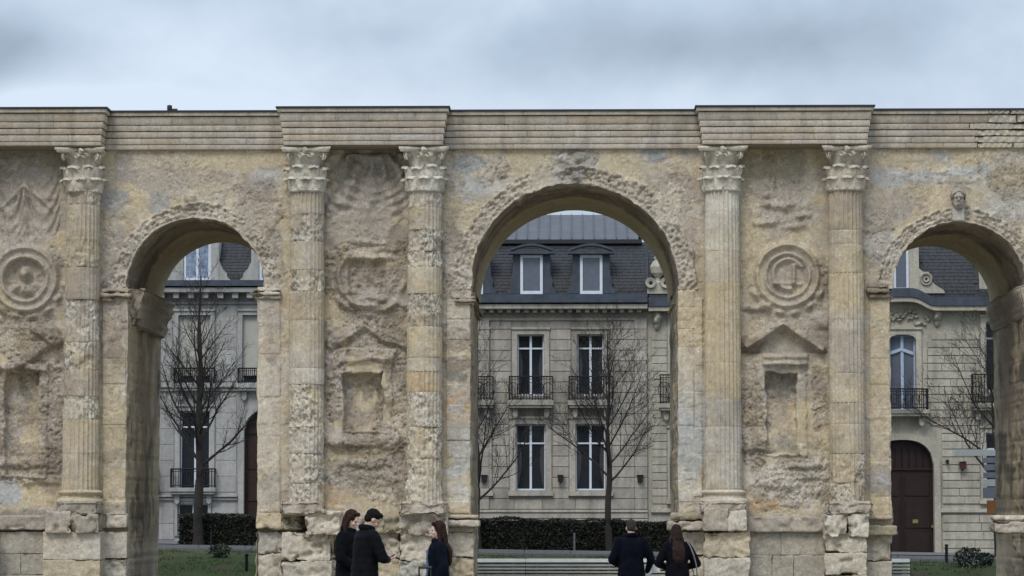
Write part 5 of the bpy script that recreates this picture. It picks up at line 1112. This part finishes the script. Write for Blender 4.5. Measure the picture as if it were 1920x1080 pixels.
def hedge_run(ua, ub):
    xa, xb = XZ(ua, 1000, 106.3)[0], XZ(ub, 1000, 106.3)[0]; n = int((xb-xa)*1500); x = rsn.uniform(xa, xb, n); s = rsn.uniform(0, 1, n); H = 1.15+.10*fbm(x*1.5, x*0, 4, 2)
    ft = s < .62; z = np.where(ft, rsn.uniform(.02, 1, n)*H, H+rsn.normal(size=n)*.022); y = np.where(ft, 106.0+.05*fbm(x*1.3, z*1.5, 2, 1)+rsn.normal(size=n)*.03, rsn.uniform(106.0, 107.2, n))
    C = np.stack([x, y, z+G(x, y)], 1); k = (rsn.rand(n) < .10) & (fbm(x*2, z*2, 2, 4) > -.1); leaves(C[~k], .05, M_HLEAF, 'foliage', hd); leaves(C[k], .045, M_HDRY, 'dry_leaves', hd)
    b = MB(); k = 12
    for i in range(k): p, q_ = xa+(xb-xa)*i/k, xa+(xb-xa)*(i+1)/k; g0 = Gz((p+q_)/2, 106.5); b.box(p+.03*(i == 0), q_, 106.06, 107.15, g0-.1, g0+1.12)
    b.build('twiggy_core', M_HCORE, hd)
hedge_run(336, 1330)

# ================================================================== BARE TREES
def grow(tree_name, label, u, Y, Ht, r0, spread, seed, first=.24, nl=20, group='bare trees along the street', lean=0, trunk_mat=None):
    rn = random.Random(seed); x0 = XZ(u, 900, Y)[0]; z0 = Gz(x0, Y)-.05; t = thing(tree_name, label, 'tree', (x0, Y, z0), group=group)
    T = MB(); B = [[], []]
    def tube(pts, rad, n, dst):
        V = []; F = []
        for k, (p, r) in enumerate(zip(pts, rad)):
            d = (pts[min(k+1, len(pts)-1)]-pts[max(k-1, 0)]); q = d.to_track_quat('Z', 'Y')
            for i in range(n): a = 2*math.pi*i/n; V.append(tuple(p+q @ Vector((math.cos(a)*r, math.sin(a)*r, 0))))
        for k in range(len(pts)-1):
            for i in range(n): a = k*n+i; b_ = k*n+(i+1) % n; F.append((a, b_, b_+n, a+n))
        if isinstance(dst, MB): dst.add(V, F)
        else: o = len(dst[0]); dst[0].extend(V); dst[1].extend([tuple(i+o for i in f) for f in F])
    def branch(p, d, L, r, lv):
        k = max(3, int(L/(.32 if lv < 2 else .24))); pts = [p]; dd = d.normalized(); bend = rn.uniform(.25, .5)*(1 if lv < 2 else .6)
        side = Vector((rn.uniform(-1, 1), rn.uniform(-1, 1), 0))*.10
        for i in range(k):
            dd = (dd+Vector((0, 0, bend/k))+Vector((rn.gauss(0, .07), rn.gauss(0, .07), rn.gauss(0, .05)))+side/k).normalized(); pts.append(pts[-1]+dd*(L/k))
        rad = [max(.0036, r*(1-.8*i/k)) for i in range(k+1)]; tube(pts, rad, 5 if lv == 0 else (4 if lv == 1 else 3), B)
        if lv < 3:
            m = {0: 9, 1: 7, 2: 4}[lv]; m = max(2, int(m*min(1.3, L/({0: 2.2, 1: 1.1, 2: .5}[lv]))))
            for j in range(m):
                f = .22+.74*(j+rn.random())/m; i = min(k-1, int(f*k)); q = pts[i].lerp(pts[i+1], f*k-i); ld = (pts[i+1]-pts[i]).normalized()
                az = rn.uniform(0, 2*math.pi); s = Vector((math.cos(az), math.sin(az), rn.uniform(-.1, .5))); s = (s-ld*s.dot(ld)).normalized(); nd = ld*.8+s*rn.uniform(.5, .95)
                branch(q, nd, L*rn.uniform(.32, .55)*(1.1-.4*f), max(.006, r*(1-.75*f)*.5), lv+1)
    pts = [Vector((lean*i/24+.03*math.sin(i*.7+seed), .03*math.cos(i*.9), Ht*i/24)) for i in range(25)]; rad = [r0*(1.25 if i == 0 else 1)*(1-.93*(i/24)**1.15)+.006 for i in range(25)]; tube(pts, rad, 9, T)
    for j in range(nl):
        f = first+(1-first)*.97*(j+rn.uniform(-.3, .3))/nl; f = min(max(f, first), .97); i = int(f*24); p = pts[i].lerp(pts[min(24, i+1)], f*24-i); az = j*2.4+rn.uniform(-.4, .4)
        L = spread*(1-.72*f**1.3)*rn.uniform(.75, 1.1); up = .75+.6*f; branch(p, Vector((math.cos(az), math.sin(az)*.8, up)), L, rad[i]*.42*(1 if f < .7 else .8), 0)
    T.build('trunk', M_BARK, t, smooth=True); mobj('crown', raw_mesh('crown', B[0], B[1], M_BARK), t); return t
grow('bare_tree', 'thick-trunked bare tree seen through the left arch in front of pale house', 373, 105.4, 9.6, .18, 3.7, 3, .3, 28)
grow('bare_tree', 'slender bare tree right of centre in the middle arch before two windows', 1141, 105.6, 7.9, .125, 4.1, 8, .32, 22)
grow('bare_tree', 'bare tree half hidden at the left edge of the middle arch', 896, 105.6, 7.6, .12, 3.6, 21, .24, 19, lean=-.1)
grow('bare_tree', 'bare tree whose branches reach in from the right edge of the right arch', 1870, 105.0, 8.0, .15, 4.6, 33, .3, 22)

# ================================================================== BENCH, POSTS, SIGNS, PLANTS
M_BWHITE = plain_mat('white_bench_slat', (.86, .82, .74), .6, vary=.12, sc=3); M_GREY = plain_mat('grey_steel', (.16, .17, .18), .45, .5)
bn = thing('slatted_bench', 'long white slatted bench on the lawn behind the middle arch', 'bench', (0,0,0)); YN = 89.0
xa, xb = XZ(806, 1060, YN)[0], XZ(1706, 1070, YN)[0]; zt = XZ(1070, 1049, YN)[1]; mods = 5; L = (xb-xa)/mods
bz = [zt-.0, zt-.165, zt-.265, zt-.365, zt-.465]
me_top = unit_mesh('seat_slat', M_BWHITE, .04); 
for k in range(mods):
    p, q_ = xa+L*k+.006, xa+L*(k+1)-.006
    drop = .004*k
    o = piece('seat_slat', me_top, p, q_, YN-.10, YN+.05, zt-.10, zt-.065, bn); o.rotation_euler.x = R(42)
    for j in range(1, 5): piece('seat_slat', me_top, p, q_, YN+j*.115, YN+j*.115+.09, zt-.04, zt-.004, bn)
    for j in range(4): z = zt-.165-j*.098; o = piece('front_slat', me_top, p, q_, YN-.09+j*.012, YN-.01+j*.012, z-.042, z-.02, bn); o.rotation_euler.x = R(38)
    for xx in (p+.3, q_-.4): piece('leg', me_top, xx, xx+.07, YN+.08, YN+.5, Gz(xx, YN)-.1, zt-.11, bn).data = unit_mesh('leg', M_GREY, .03) if k == 0 else bpy.data.meshes['leg']
def post(name, label, cat, u, v0, v1, Y, r, mat, top=None):
    p = P(u, v1, Y); z0 = Gz(p.x, Y)-.05; z1 = P(u, v0, Y).z; b = MB(); b.lathe([(r, 0), (r, z1-z0-.02), (r*1.25, z1-z0-.015), (r*1.25, z1-z0+.02), (.001, z1-z0+.03)], (0,0,0), 10)
    o = b.build(name, mat, smooth=False); o.location = (p.x, Y, z0); return tag(o, label, cat)
post('marker_post', 'thin grey metal post standing before the hedge in middle arch', 'post', 1077, 1001, 1036, 104.7, .035, M_GREY)
post('bollard', 'slim black bollard on the lawn left of the shrub in right arch', 'bollard', 1775, 1022, 1062, 96.5, .05, M_IRON)
post('bollard', 'short dark stake beside the right edge of the left arch', 'post', 462, 1040, 1080, 91.0, .05, M_IRON)
post('sapling_stake', 'thin dark stake in front of the hedge in the left arch', 'post', 396, 1000, 1037, 96.6, .03, M_IRON)
b = MB(); b.box(xa+.2, xb-.2, YN+.3, YN+.42, -.1, zt-.12); b.build('dark_gap_backing', M_IRON, bn)  # added black box that paints the shade seen between the slats
b = MB(); a, c = P(436, 1070, 91), P(484, 1012, 91); b.bar(a, c, .018, .014, 6); o = b.build('guy_wire', M_GREY); tag(o, 'slanting grey stay wire beside the dark stake in left arch', 'wire')
# sign post at the right
sp = thing('direction_signpost', 'street signpost with stacked grey and white direction panels in right arch', 'signpost', (0,0,0)); YS = 97.0-1.2
M_SIGNW = plain_mat('sign_white', (.36, .38, .40), .5, vary=.05); M_SIGNG = plain_mat('sign_grey', (.13, .15, .19), .5, vary=.1); M_ORANGE = plain_mat('sign_orange', (.22, .095, .03), .5, vary=.1)
def sX(u, v=850): return XZ(u, v, YS)[0]
def sZ(v): return XZ(1800, v, YS)[1]
b = MB(); b.bar((sX(1872), YS+.06, Gz(sX(1872), YS)-.05), (sX(1872), YS+.06, sZ(835)), .045, n=10); b.build('pole', M_GREY, sp)
for (u0, u1, v0, v1, mt) in ((1790, 1900, 843, 855, M_SIGNW), (1841, 1900, 858, 868, M_SIGNG), (1845, 1900, 871, 882, M_SIGNG), (1843, 1902, 886, 896, M_SIGNG), (1842, 1900, 899, 912, M_SIGNW), (1842, 1900, 914, 934, M_SIGNG)):
    b = MB(); z0, z1 = sZ(v1), sZ(v0); b.box(sX(u0), sX(u1), YS-.02, YS+.012, z0, z1); b.build('sign_panel', mt, sp, bevel=.006)
b = MB(); b.box(sX(1849), sX(1868), YS-.03, YS+.012, sZ(964), sZ(938)); b.build('orange_notice', M_ORANGE, sp, bevel=.006)
# shrubs and grass
M_SHRUB = plain_mat('shrub_leaf', (.03, .04, .018), .6, vary=.5, sc=7); M_FLOW = plain_mat('white_flower', (.6, .6, .5), .7)
def shrub(label, u, v, Y, w, h, n, flowers=0):
    p = P(u, v, Y); z0 = Gz(p.x, Y); t = thing('shrub', label, 'shrub', (p.x, Y, z0)); C = rsn.normal(size=(n, 3)); C /= np.linalg.norm(C, axis=1, keepdims=True); C *= (rsn.uniform(.3, 1, n)**.5)[:, None]
    C = C*np.array([w/2, w/2.4, h*.55])*(1+.35*fbm(C[:, 0]*4, C[:, 2]*4, 2, 1))[:, None]+np.array([0, 0, h*.5]); C[:, 2] = np.abs(C[:, 2]); leaves(C, .045, M_SHRUB, 'foliage', t)
    b = MB()
    for k in range(9): a = rsn.uniform(0, 6.28); b.bar((0, 0, 0), (math.cos(a)*w*.35, math.sin(a)*w*.3, h*rsn.uniform(.6, 1.1)), .012, .004, 4)
    b.build('stems', M_BARK, t)
    if flowers: leaves(np.stack([rsn.uniform(-w*.3, w*.3, flowers), -w*.42+rsn.uniform(-.05, .05, flowers), rsn.uniform(-.02, h*.35, flowers)], 1), .035, M_FLOW, 'flowers', t)
shrub('low dark shrub on the lawn inside the left arch', 412, 1052, 93.5, .75, .42, 500)
shrub('dark twiggy shrub with white flowers at its foot in right arch', 1816, 1068, 92.5, 1.0, .62, 900, 40)
shrub('small ragged shrub close to the right pier in right arch', 1846, 1070, 93.5, .7, .4, 500)
n = 26000; x = rsn.uniform(-16, 15, n); y = rsn.uniform(89.9, 96.8, n); k = (fbm(x*1.2, y*1.2, 3, 2) > -.02); x, y = x[k], y[k]; n = len(x); h = rsn.uniform(.03, .09, n); a = rsn.uniform(0, 6.28, n); z = G(x, y)
V = np.stack([np.stack([x-.012*np.cos(a), y-.012*np.sin(a), z-.01], 1), np.stack([x+.012*np.cos(a), y+.012*np.sin(a), z-.01], 1), np.stack([x+rsn.normal(size=n)*.02, y+rsn.normal(size=n)*.02, z+h], 1)], 1).reshape(-1, 3)
gr = mobj('grass', raw_mesh('grass', V, np.arange(n*3).reshape(n, 3), plain_mat('grass_blade', (.065, .095, .025), .8, vary=.35, sc=3), smooth=False)); tag(gr, 'short winter grass on the lawn behind the archway', 'grass', kind='stuff')

# ================================================================== PEOPLE
def skin_mat(col): return plain_mat('skin', col, .55, vary=.06, sc=20)
def remeshed(name, mb, voxel, mat, parent, smooth=6, disp=None, cast=None):
    me = raw_mesh(name, mb.V, mb.F, mat); o = mobj('tmp', me); m = o.modifiers.new('r', 'REMESH'); m.mode = 'VOXEL'; m.voxel_size = voxel; m.use_smooth_shade = True
    s = o.modifiers.new('s', 'SMOOTH'); s.iterations = smooth; s.factor = .5; dg = bpy.context.evaluated_depsgraph_get(); dg.update()
    m2 = bpy.data.meshes.new_from_object(o.evaluated_get(dg)); bpy.data.objects.remove(o); m2.name = name
    n = len(m2.vertices); V = np.zeros(n*3); m2.vertices.foreach_get('co', V); V = V.reshape(-1, 3)
    if disp is not None: N = np.zeros(n*3); m2.vertices.foreach_get('normal', N); V = V+N.reshape(-1, 3)*disp(V)[:, None]; m2.vertices.foreach_set('co', V.ravel())
    m2.materials.clear(); m2.materials.append(mat); m2.polygons.foreach_set('use_smooth', np.ones(len(m2.polygons), bool)); m2.update()
    return mobj(name, m2, parent)
def cap(b, a, c, r1, r2, n=12, sq=1.0):
    a, c = Vector(a), Vector(c); d = c-a; L = d.length; q = d.to_track_quat('Z', 'Y') if L > 1e-6 else Vector((0,0,1)).to_track_quat('Z', 'Y'); prof = []
    for i in range(4): t = math.pi/2*(1-i/4); prof.append((r1*math.cos(t), -r1*math.sin(t)))
    prof += [(r1, 0), (r2, L)]
    for i in range(1, 5): t = math.pi/2*i/4; prof.append((max(1e-4, r2*math.cos(t)), L+r2*math.sin(t)))
    V = []
    for r, z in prof:
        for i in range(n): t = 2*math.pi*i/n; V.append(a+q @ Vector((r*math.cos(t), r*math.sin(t)*sq, z)))
    F = [(j*n+i, j*n+(i+1) % n, (j+1)*n+(i+1) % n, (j+1)*n+i) for j in range(len(prof)-1) for i in range(n)]; F += [tuple(range(n-1, -1, -1)), tuple(range((len(prof)-1)*n, len(prof)*n))]
    b.add(V, F)
def ell(b, c, r, M=None, n=14):
    V = []; F = []; c = Vector(c); m = 9
    for j in range(m+1):
        p = math.pi*j/m
        for i in range(n):
            t = 2*math.pi*i/n; v = Vector((r[0]*math.sin(p)*math.cos(t), r[1]*math.sin(p)*math.sin(t), r[2]*math.cos(p))); v = c+v; V.append(M @ v if M else v)
    F = [(j*n+i, (j+1)*n+i, (j+1)*n+(i+1) % n, j*n+(i+1) % n) for j in range(m) for i in range(n)]; b.add(V, F)
def loft(b, rings, n=24):
    """rings: (cx, cy, z, rx, ry)"""
    V = []; 
    for cx, cy, z, rx, ry in rings:
        for i in range(n): t = 2*math.pi*i/n; V.append((cx+rx*math.cos(t), cy+ry*math.sin(t), z))
    F = [(j*n+i, j*n+(i+1) % n, (j+1)*n+(i+1) % n, (j+1)*n+i) for j in range(len(rings)-1) for i in range(n)]; F += [tuple(range(n-1, -1, -1)), tuple(range((len(rings)-1)*n, len(rings)*n))]
    b.add(V, F)
def hand(b, w, d, nrm, curl=.6, s=1.0, side=1):
    """palm and five bent fingers from the wrist w, pointing along d, palm facing nrm"""
    w, d, nrm = Vector(w), Vector(d).normalized(), Vector(nrm); nrm = (nrm-d*nrm.dot(d)).normalized(); x = d.cross(nrm)*side
    for k in range(4):
        o = (k-1.5)*.021*s; kn = w+d*.088*s+x*o; cap(b, w+x*o*.6, kn, .016*s, .0125*s, 8)
        L = (.040, .046, .043, .033)[k]*s; d1 = (d*math.cos(curl)+nrm*math.sin(curl)).normalized(); d2 = (d*math.cos(curl*2.1)+nrm*math.sin(curl*2.1)).normalized()
        p1 = kn+d1*L; cap(b, kn, p1, .0105*s, .0098*s, 8); cap(b, p1, p1+d2*L*.8, .0098*s, .0085*s, 8)
    t0 = w+d*.03*s-x*.03*s; t1 = t0+(d*.55-x*.8+nrm*.35).normalized()*.042*s; cap(b, t0, t1, .014*s, .0115*s, 8); cap(b, t1, t1+(d*.85-x*.2+nrm*.5).normalized()*.032*s, .0115*s, .0095*s, 8)
def person(label, loc, rz, scale, skin, hairc, coatc, legc, arms, head=(0, 0), female=False, hair='short', coat='short', lean=0.0, quilt=0, handbits=None, coat_len=None, group=None):
    """arms: [(elbow, wrist, hand dir, palm normal, curl) left, right]; head: (pitch down, yaw left) in degrees"""
    ms = skin_mat(skin); sw = .165 if female else .195; L = lean
    neck = Vector((0, -.005+L, 1.475)); hm = Matrix.Translation(neck+Vector((0, 0, .02))) @ Matrix.Rotation(R(head[1]), 4, 'Z') @ Matrix.Rotation(R(-head[0]), 4, 'X')
    b = MB(); fs = .93 if female else 1
    # head
    ell(b, (0, .005, .155), (.074*fs, .094, .098), hm); ell(b, (0, .035, .095), (.056*fs, .066, .078), hm); ell(b, (0, .06, .045), (.032, .032, .026), hm)
    cap(b, hm @ Vector((0, .098, .135)), hm @ Vector((0, .118, .098)), .009, .014, 8); ell(b, (0, .098, .062), (.024, .012, .008), hm); ell(b, (0, .092, .145), (.05, .012, .010), hm)
    for s in (-1, 1): ell(b, (s*.074*fs, .0, .115), (.012, .02, .031), hm); ell(b, (s*.036, .07, .095), (.024, .02, .022), hm)
    cap(b, Vector((0, L*.9-.01, 1.40)), hm @ Vector((0, -.012, .07)), .062 if not female else .052, .052 if not female else .045)
    # trunk
    loft(b, [(0, 0, .90, .15, .10), (0, 0, .98, .165, .115), (0, L*.3, 1.10, .135, .10), (0, L*.6, 1.25, .155, .115), (0, L*.85, 1.36, .165, .11), (0, L*.95, 1.44, .11, .08)])
    for i, s in enumerate((-1, 1)):
        e, w, hd_, nm, cu = arms[i]; sh = Vector((s*sw, L*.9, 1.395)); e, w = Vector(e), Vector(w); cap(b, sh, e, .052, .040); cap(b, e, w, .040, .026); hand(b, w, hd_, nm, cu, .95 if female else 1.05, side=s)
        hp, kn, an = Vector((s*.085, 0, .90)), Vector((s*.095, .02, .50)), Vector((s*.1, -.02, .09)); cap(b, hp, kn, .085, .055); cap(b, kn, an, .055, .036); cap(b, an+Vector((0, 0, -.03)), an+Vector((s*.01, .15, -.05)), .036, .026)
    body = remeshed('person', b, .0085, ms, None, 3); body.location = loc; body.rotation_euler = (0, 0, rz); body.scale = (scale,)*3; tag(body, label, 'person', group)
    cm = plain_mat('coat_cloth', [c*.6 for c in coatc], .95 if not quilt else .75, vary=.3, sc=12, spec=.08); lm = plain_mat('trouser_cloth', legc, .9, vary=.15, spec=.1)
    # coat
    b = MB(); hem = coat_len or .80; w = 1.0 if not female else .93; fl = .0 if hem > .7 else .04
    loft(b, [(0, 0, hem, (.215+fl)*w, .165+fl), (0, 0, hem+.02, (.222+fl)*w, .17+fl), (0, 0, .98, .208*w, .16), (0, L*.35, 1.12, .19*w, .15), (0, L*.6, 1.26, .205*w, .155), (0, L*.85, 1.38, .205*w, .14), (0, L*.95, 1.45, .15*w, .10), (0, L, 1.49, .085, .075)])
    for i, s in enumerate((-1, 1)):
        e, wr = Vector(arms[i][0]), Vector(arms[i][1]); sh = Vector((s*(sw-.01), L*.88, 1.39)); cap(b, sh, e, .085, .068); cap(b, e, e.lerp(wr, .93), .068, .048)
    ft = .011 if not quilt else .006
    def dsp(V):
        d = ft*fbm3(V[:,0]*7, V[:,1]*7, V[:,2]*4.5, 3)+ft*.8*fbm3(V[:,0]*16, V[:,1]*16, V[:,2]*12, 2)
        if quilt: d = d+quilt*(np.abs(np.sin(V[:,2]*math.pi/.095))**.6-.6)
        return d
    remeshed('coat', b, .014, cm, body, 5, dsp)
    b = MB()   # collar
    for i in range(16):
        t, t2 = 2*math.pi*i/16, 2*math.pi*(i+1)/16; hgt = 1.50+.02*math.cos(t+math.pi/2); cap(b, (math.cos(t)*.088, L+math.sin(t)*.082-.005, hgt-.02), (math.cos(t2)*.088, L+math.sin(t2)*.082-.005, hgt), .026, .026, 8); cap(b, (math.cos(t)*.085, L+math.sin(t)*.08-.005, hgt), (math.cos(t2)*.085, L+math.sin(t2)*.08-.005, hgt+.01), .02, .02, 8)
    remeshed('collar', b, .012, cm, body, 3)
    # trousers and shoes
    b = MB(); loft(b, [(0, 0, .84, .15, .11), (0, 0, 1.0, .165, .12)])
    for s in (-1, 1): cap(b, (s*.085, 0, .88), (s*.095, .02, .50), .10, .072); cap(b, (s*.095, .02, .50), (s*.1, -.02, .11), .072, .055)
    remeshed('trousers', b, .016, lm, body, 4); 
    for s in (-1, 1): b = MB(); cap(b, (s*.1, -.05, .045), (s*.11, .14, .038), .045, .036); b.box(s*.105-.045, s*.105+.045, -.09, .17, .0, .02); remeshed('shoe', b, .012, M_SHOE, body, 3)
    # hair
    hmat = plain_mat('hair', [c*.7 for c in hairc], .75, vary=.5, sc=28, spec=.12); b = MB()
    if hair == 'short':
        ell(b, (0, -.012, .175), (.084*fs, .098, .09), hm); ell(b, (0, -.045, .125), (.074, .062, .075), hm); ell(b, (0, .058, .222), (.062, .045, .032), hm)
        remeshed('hair', b, .008, hmat, body, 2, lambda V: .007*fbm3(V[:,0]*60, V[:,1]*60, V[:,2]*25, 3)+.006*fbm3(V[:,0]*22, V[:,1]*22, V[:,2]*14, 2))
    else:
        ell(b, (0, -.010, .172), (.086, .10, .096), hm); ell(b, (0, .052, .222), (.066, .045, .03), hm); c0 = hm @ Vector((0, -.05, .10)); zl = 1.13 if hair == 'long' else 1.2
        loft(b, [(0, L-.15, zl, .06, .02), (0, L-.16, zl+.06, .10, .035), (0, L-.15, 1.34, .115, .045), (c0.x*.7, c0.y*.7+L*.2-.05, 1.45, .095, .055), (c0.x, c0.y-.01, c0.z-.02, .082, .06), (c0.x, c0.y, c0.z+.05, .07, .06)])
        for s in (-1, 1):
            a = hm @ Vector((s*.072, .005, .17)); m_ = hm @ Vector((s*.088, -.005, .03)); cap(b, a, m_, .026, .030, 10); cap(b, m_, Vector((s*.12, L+(.03 if s*1 > 0 else -.02), 1.36)), .030, .028, 10); cap(b, Vector((s*.12, L+.02, 1.36)), Vector((s*.125, L+.06, 1.24)), .026, .012, 10)
        remeshed('hair', b, .009, hmat, body, 3, lambda V: .010*fbm3(V[:,0]*45, V[:,1]*45, V[:,2]*5, 3)+.006*fbm3(V[:,0]*14, V[:,1]*14, V[:,2]*8, 2))
    for s in (-1, 1):
        e = MB(); ell(e, (s*.031, .083, .122), (.012, .01, .008), hm, 10); eo = e.build('eye', M_EYE, body, smooth=True)
    return body
M_SHOE = plain_mat('dark_shoe', (.02, .02, .022), .5); M_EYE = plain_mat('eye', (.05, .04, .035), .2)
def at(u, Y): x = XZ(u, 1000, Y)[0]; return (x, Y, Gz(x, Y)+.02)
F3 = lambda x, y, z: (x, y, z)
man = person('man in black quilted jacket bowing his dark head over a phone', at(684, 38.0), R(-62), 1.015, (.50, .33, .25), (.008, .006, .005), (.006, .0065, .009), (.02, .022, .03),
       [(F3(-.29, .10, 1.13), F3(-.08, .27, 1.11), (.35, .9, .18), (.25, 0, 1), .5), (F3(.29, .12, 1.12), F3(.05, .29, 1.10), (-.2, .9, .2), (-.3, 0, 1), .6)], head=(34, -8), quilt=.006, lean=.03)
person('woman with long auburn hair in black coat standing behind the jacketed man', at(654, 38.9), R(-118), 1.0, (.55, .37, .29), (.034, .016, .011), (.006, .007, .010), (.015, .015, .02),
       [(F3(-.25, .03, 1.12), F3(-.14, .24, 1.02), (.5, .8, .1), (0, 0, 1), .5), (F3(.25, .03, 1.12), F3(.14, .22, 1.02), (-.5, .8, .1), (0, 0, 1), .5)], head=(18, 4), female=True, hair='long', coat_len=.62)
wm = person('woman in profile with long brown hair and navy coat holding a case handle', at(822, 38.3), R(97), .915, (.58, .40, .32), (.032, .016, .010), (.006, .0085, .018), (.10, .14, .22),
       [(F3(-.23, -.05, 1.13), F3(-.24, .05, .90), (0, .3, -1), (1, .2, 0), .5), (F3(.23, -.03, 1.12), F3(.20, .16, .93), (-.1, .6, -.8), (-1, .2, 0), .9)], head=(2, 0), female=True, hair='long', coat_len=.52)
b = MB(); b.prism([(-.05, .56), (.05, .56), (.06, 1.2), (.04, 1.36), (-.04, 1.36), (-.06, 1.2)], .13, .165); o = b.build('shirt_front', plain_mat('pale_blue_cloth', (.07, .11, .2), .85), wm, bevel=.01)
p4 = person('man with cropped grey-brown hair seen from behind in navy jacket', at(1184, 44.0), R(3), .925, (.48, .33, .27), (.045, .035, .032), (.0045, .0055, .0125), (.012, .013, .018),
       [(F3(-.30, .02, 1.12), F3(-.14, .20, 1.00), (.5, .8, .1), (0, 0, 1), .6), (F3(.31, .02, 1.13), F3(.255, .16, .93), (.05, .9, -.1), (-.8, 0, .5), .8)], head=(14, 0), lean=.05)
p5 = person('woman with long brown hair seen from behind in black coat with bag strap', at(1270, 43.2), R(8), .885, (.55, .38, .3), (.030, .017, .013), (.006, .006, .009), (.015, .015, .018),
       [(F3(-.31, .04, 1.13), F3(-.12, .22, 1.03), (.5, .8, .1), (0, 0, 1), .6), (F3(.33, .04, 1.12), F3(.12, .22, 1.02), (-.5, .8, .1), (0, 0, 1), .6)], head=(16, 6), female=True, hair='long', coat_len=.5, lean=.04)
# things they hold
def place_on(o, body, local): o.location = Vector(body.location)+Matrix.Rotation(body.rotation_euler.z, 3, 'Z') @ (Vector(local)*body.scale[0]); o.rotation_euler.z = body.rotation_euler.z
ph = thing('phone', 'dark phone held in the hands of the quilted jacket man', 'phone'); b = MB(); b.box(-.037, .037, -.075, .075, -.004, .004); c = b.build('phone_body', M_IRON, ph, bevel=.003); b = MB(); b.box(-.033, .033, -.068, .068, .0045, .0055); b.build('screen', plain_mat('phone_glass', (.05, .055, .065), .1), ph)
place_on(ph, man, (-.01, .40, 1.165)); ph.rotation_euler.x = R(30)
pa = thing('folded_map', 'folded white paper held at the right hand of the man in navy', 'paper'); b = MB()
b.add([(-.11, 0, -.06), (0, .03, -.05), (.12, .0, -.055), (-.11, .02, .065), (0, .05, .07), (.11, .02, .055)], [(0,1,4,3), (1,2,5,4)]); b.add([(-.11, .004, -.06), (0, .034, -.05), (.12, .004, -.055), (-.11, .024, .065), (0, .054, .07), (.11, .024, .055)], [(3,4,1,0), (4,5,2,1)])
b.build('sheet', plain_mat('white_paper', (.72, .72, .70), .8, vary=.05), pa); place_on(pa, p4, (.335, .23, .955)); pa.rotation_euler.y = R(-12)
bg = thing('shoulder_bag', 'dark shoulder bag on a pale strap hanging from the woman in black', 'bag'); b = MB(); b.box(.245, .33, -.15, .13, .70, .93); b.build('bag_body', plain_mat('dark_leather', (.012, .010, .010), .5), bg, bevel=.02)
b = MB(); pts = [(.295, -.145, .92), (.275, -.185, 1.10), (.235, -.175, 1.26), (.185, -.135, 1.40), (.15, -.06, 1.475), (.15, .04, 1.46), (.18, .12, 1.38), (.235, .185, 1.2), (.285, .17, 1.0), (.30, .12, .92)]
for a, c in zip(pts[:-1], pts[1:]): cap(b, a, c, .011, .011, 6)
b.build('strap', plain_mat('pale_strap', (.13, .125, .14), .6), bg); place_on(bg, p5, (0, 0, 0)); bg.scale = (p5.scale[0],)*3
# rolling case beside the woman in profile
cs = thing('suitcase', 'pale rolling suitcase with tall black handle held by woman in profile', 'suitcase'); px_, py_, pz_ = at(797, 38.0); cs.location = (px_, py_, pz_); b = MB(); b.box(-.19, .19, -.12, .12, .06, .62); b.build('shell', plain_mat('pale_case_shell', (.45, .47, .5), .35), cs, bevel=.035)
b = MB(); zt = P(797, 1061, 38.0).z-pz_
for s in (-1, 1): b.bar((s*.075, 0, .60), (s*.075, 0, zt-.03), .010, n=8)
b.bar((-.085, 0, zt-.02), (.085, 0, zt-.02), .017, n=8); b.build('handle', M_IRON, cs)
for sx in (-1, 1):
    for sy in (-1, 1): b = MB(); b.lathe([(.001, -.015), (.03, -.015), (.03, .015), (.001, .015)], (sx*.15, sy*.08, .03), 12, axis='y'); b.build('wheel', M_IRON, cs)
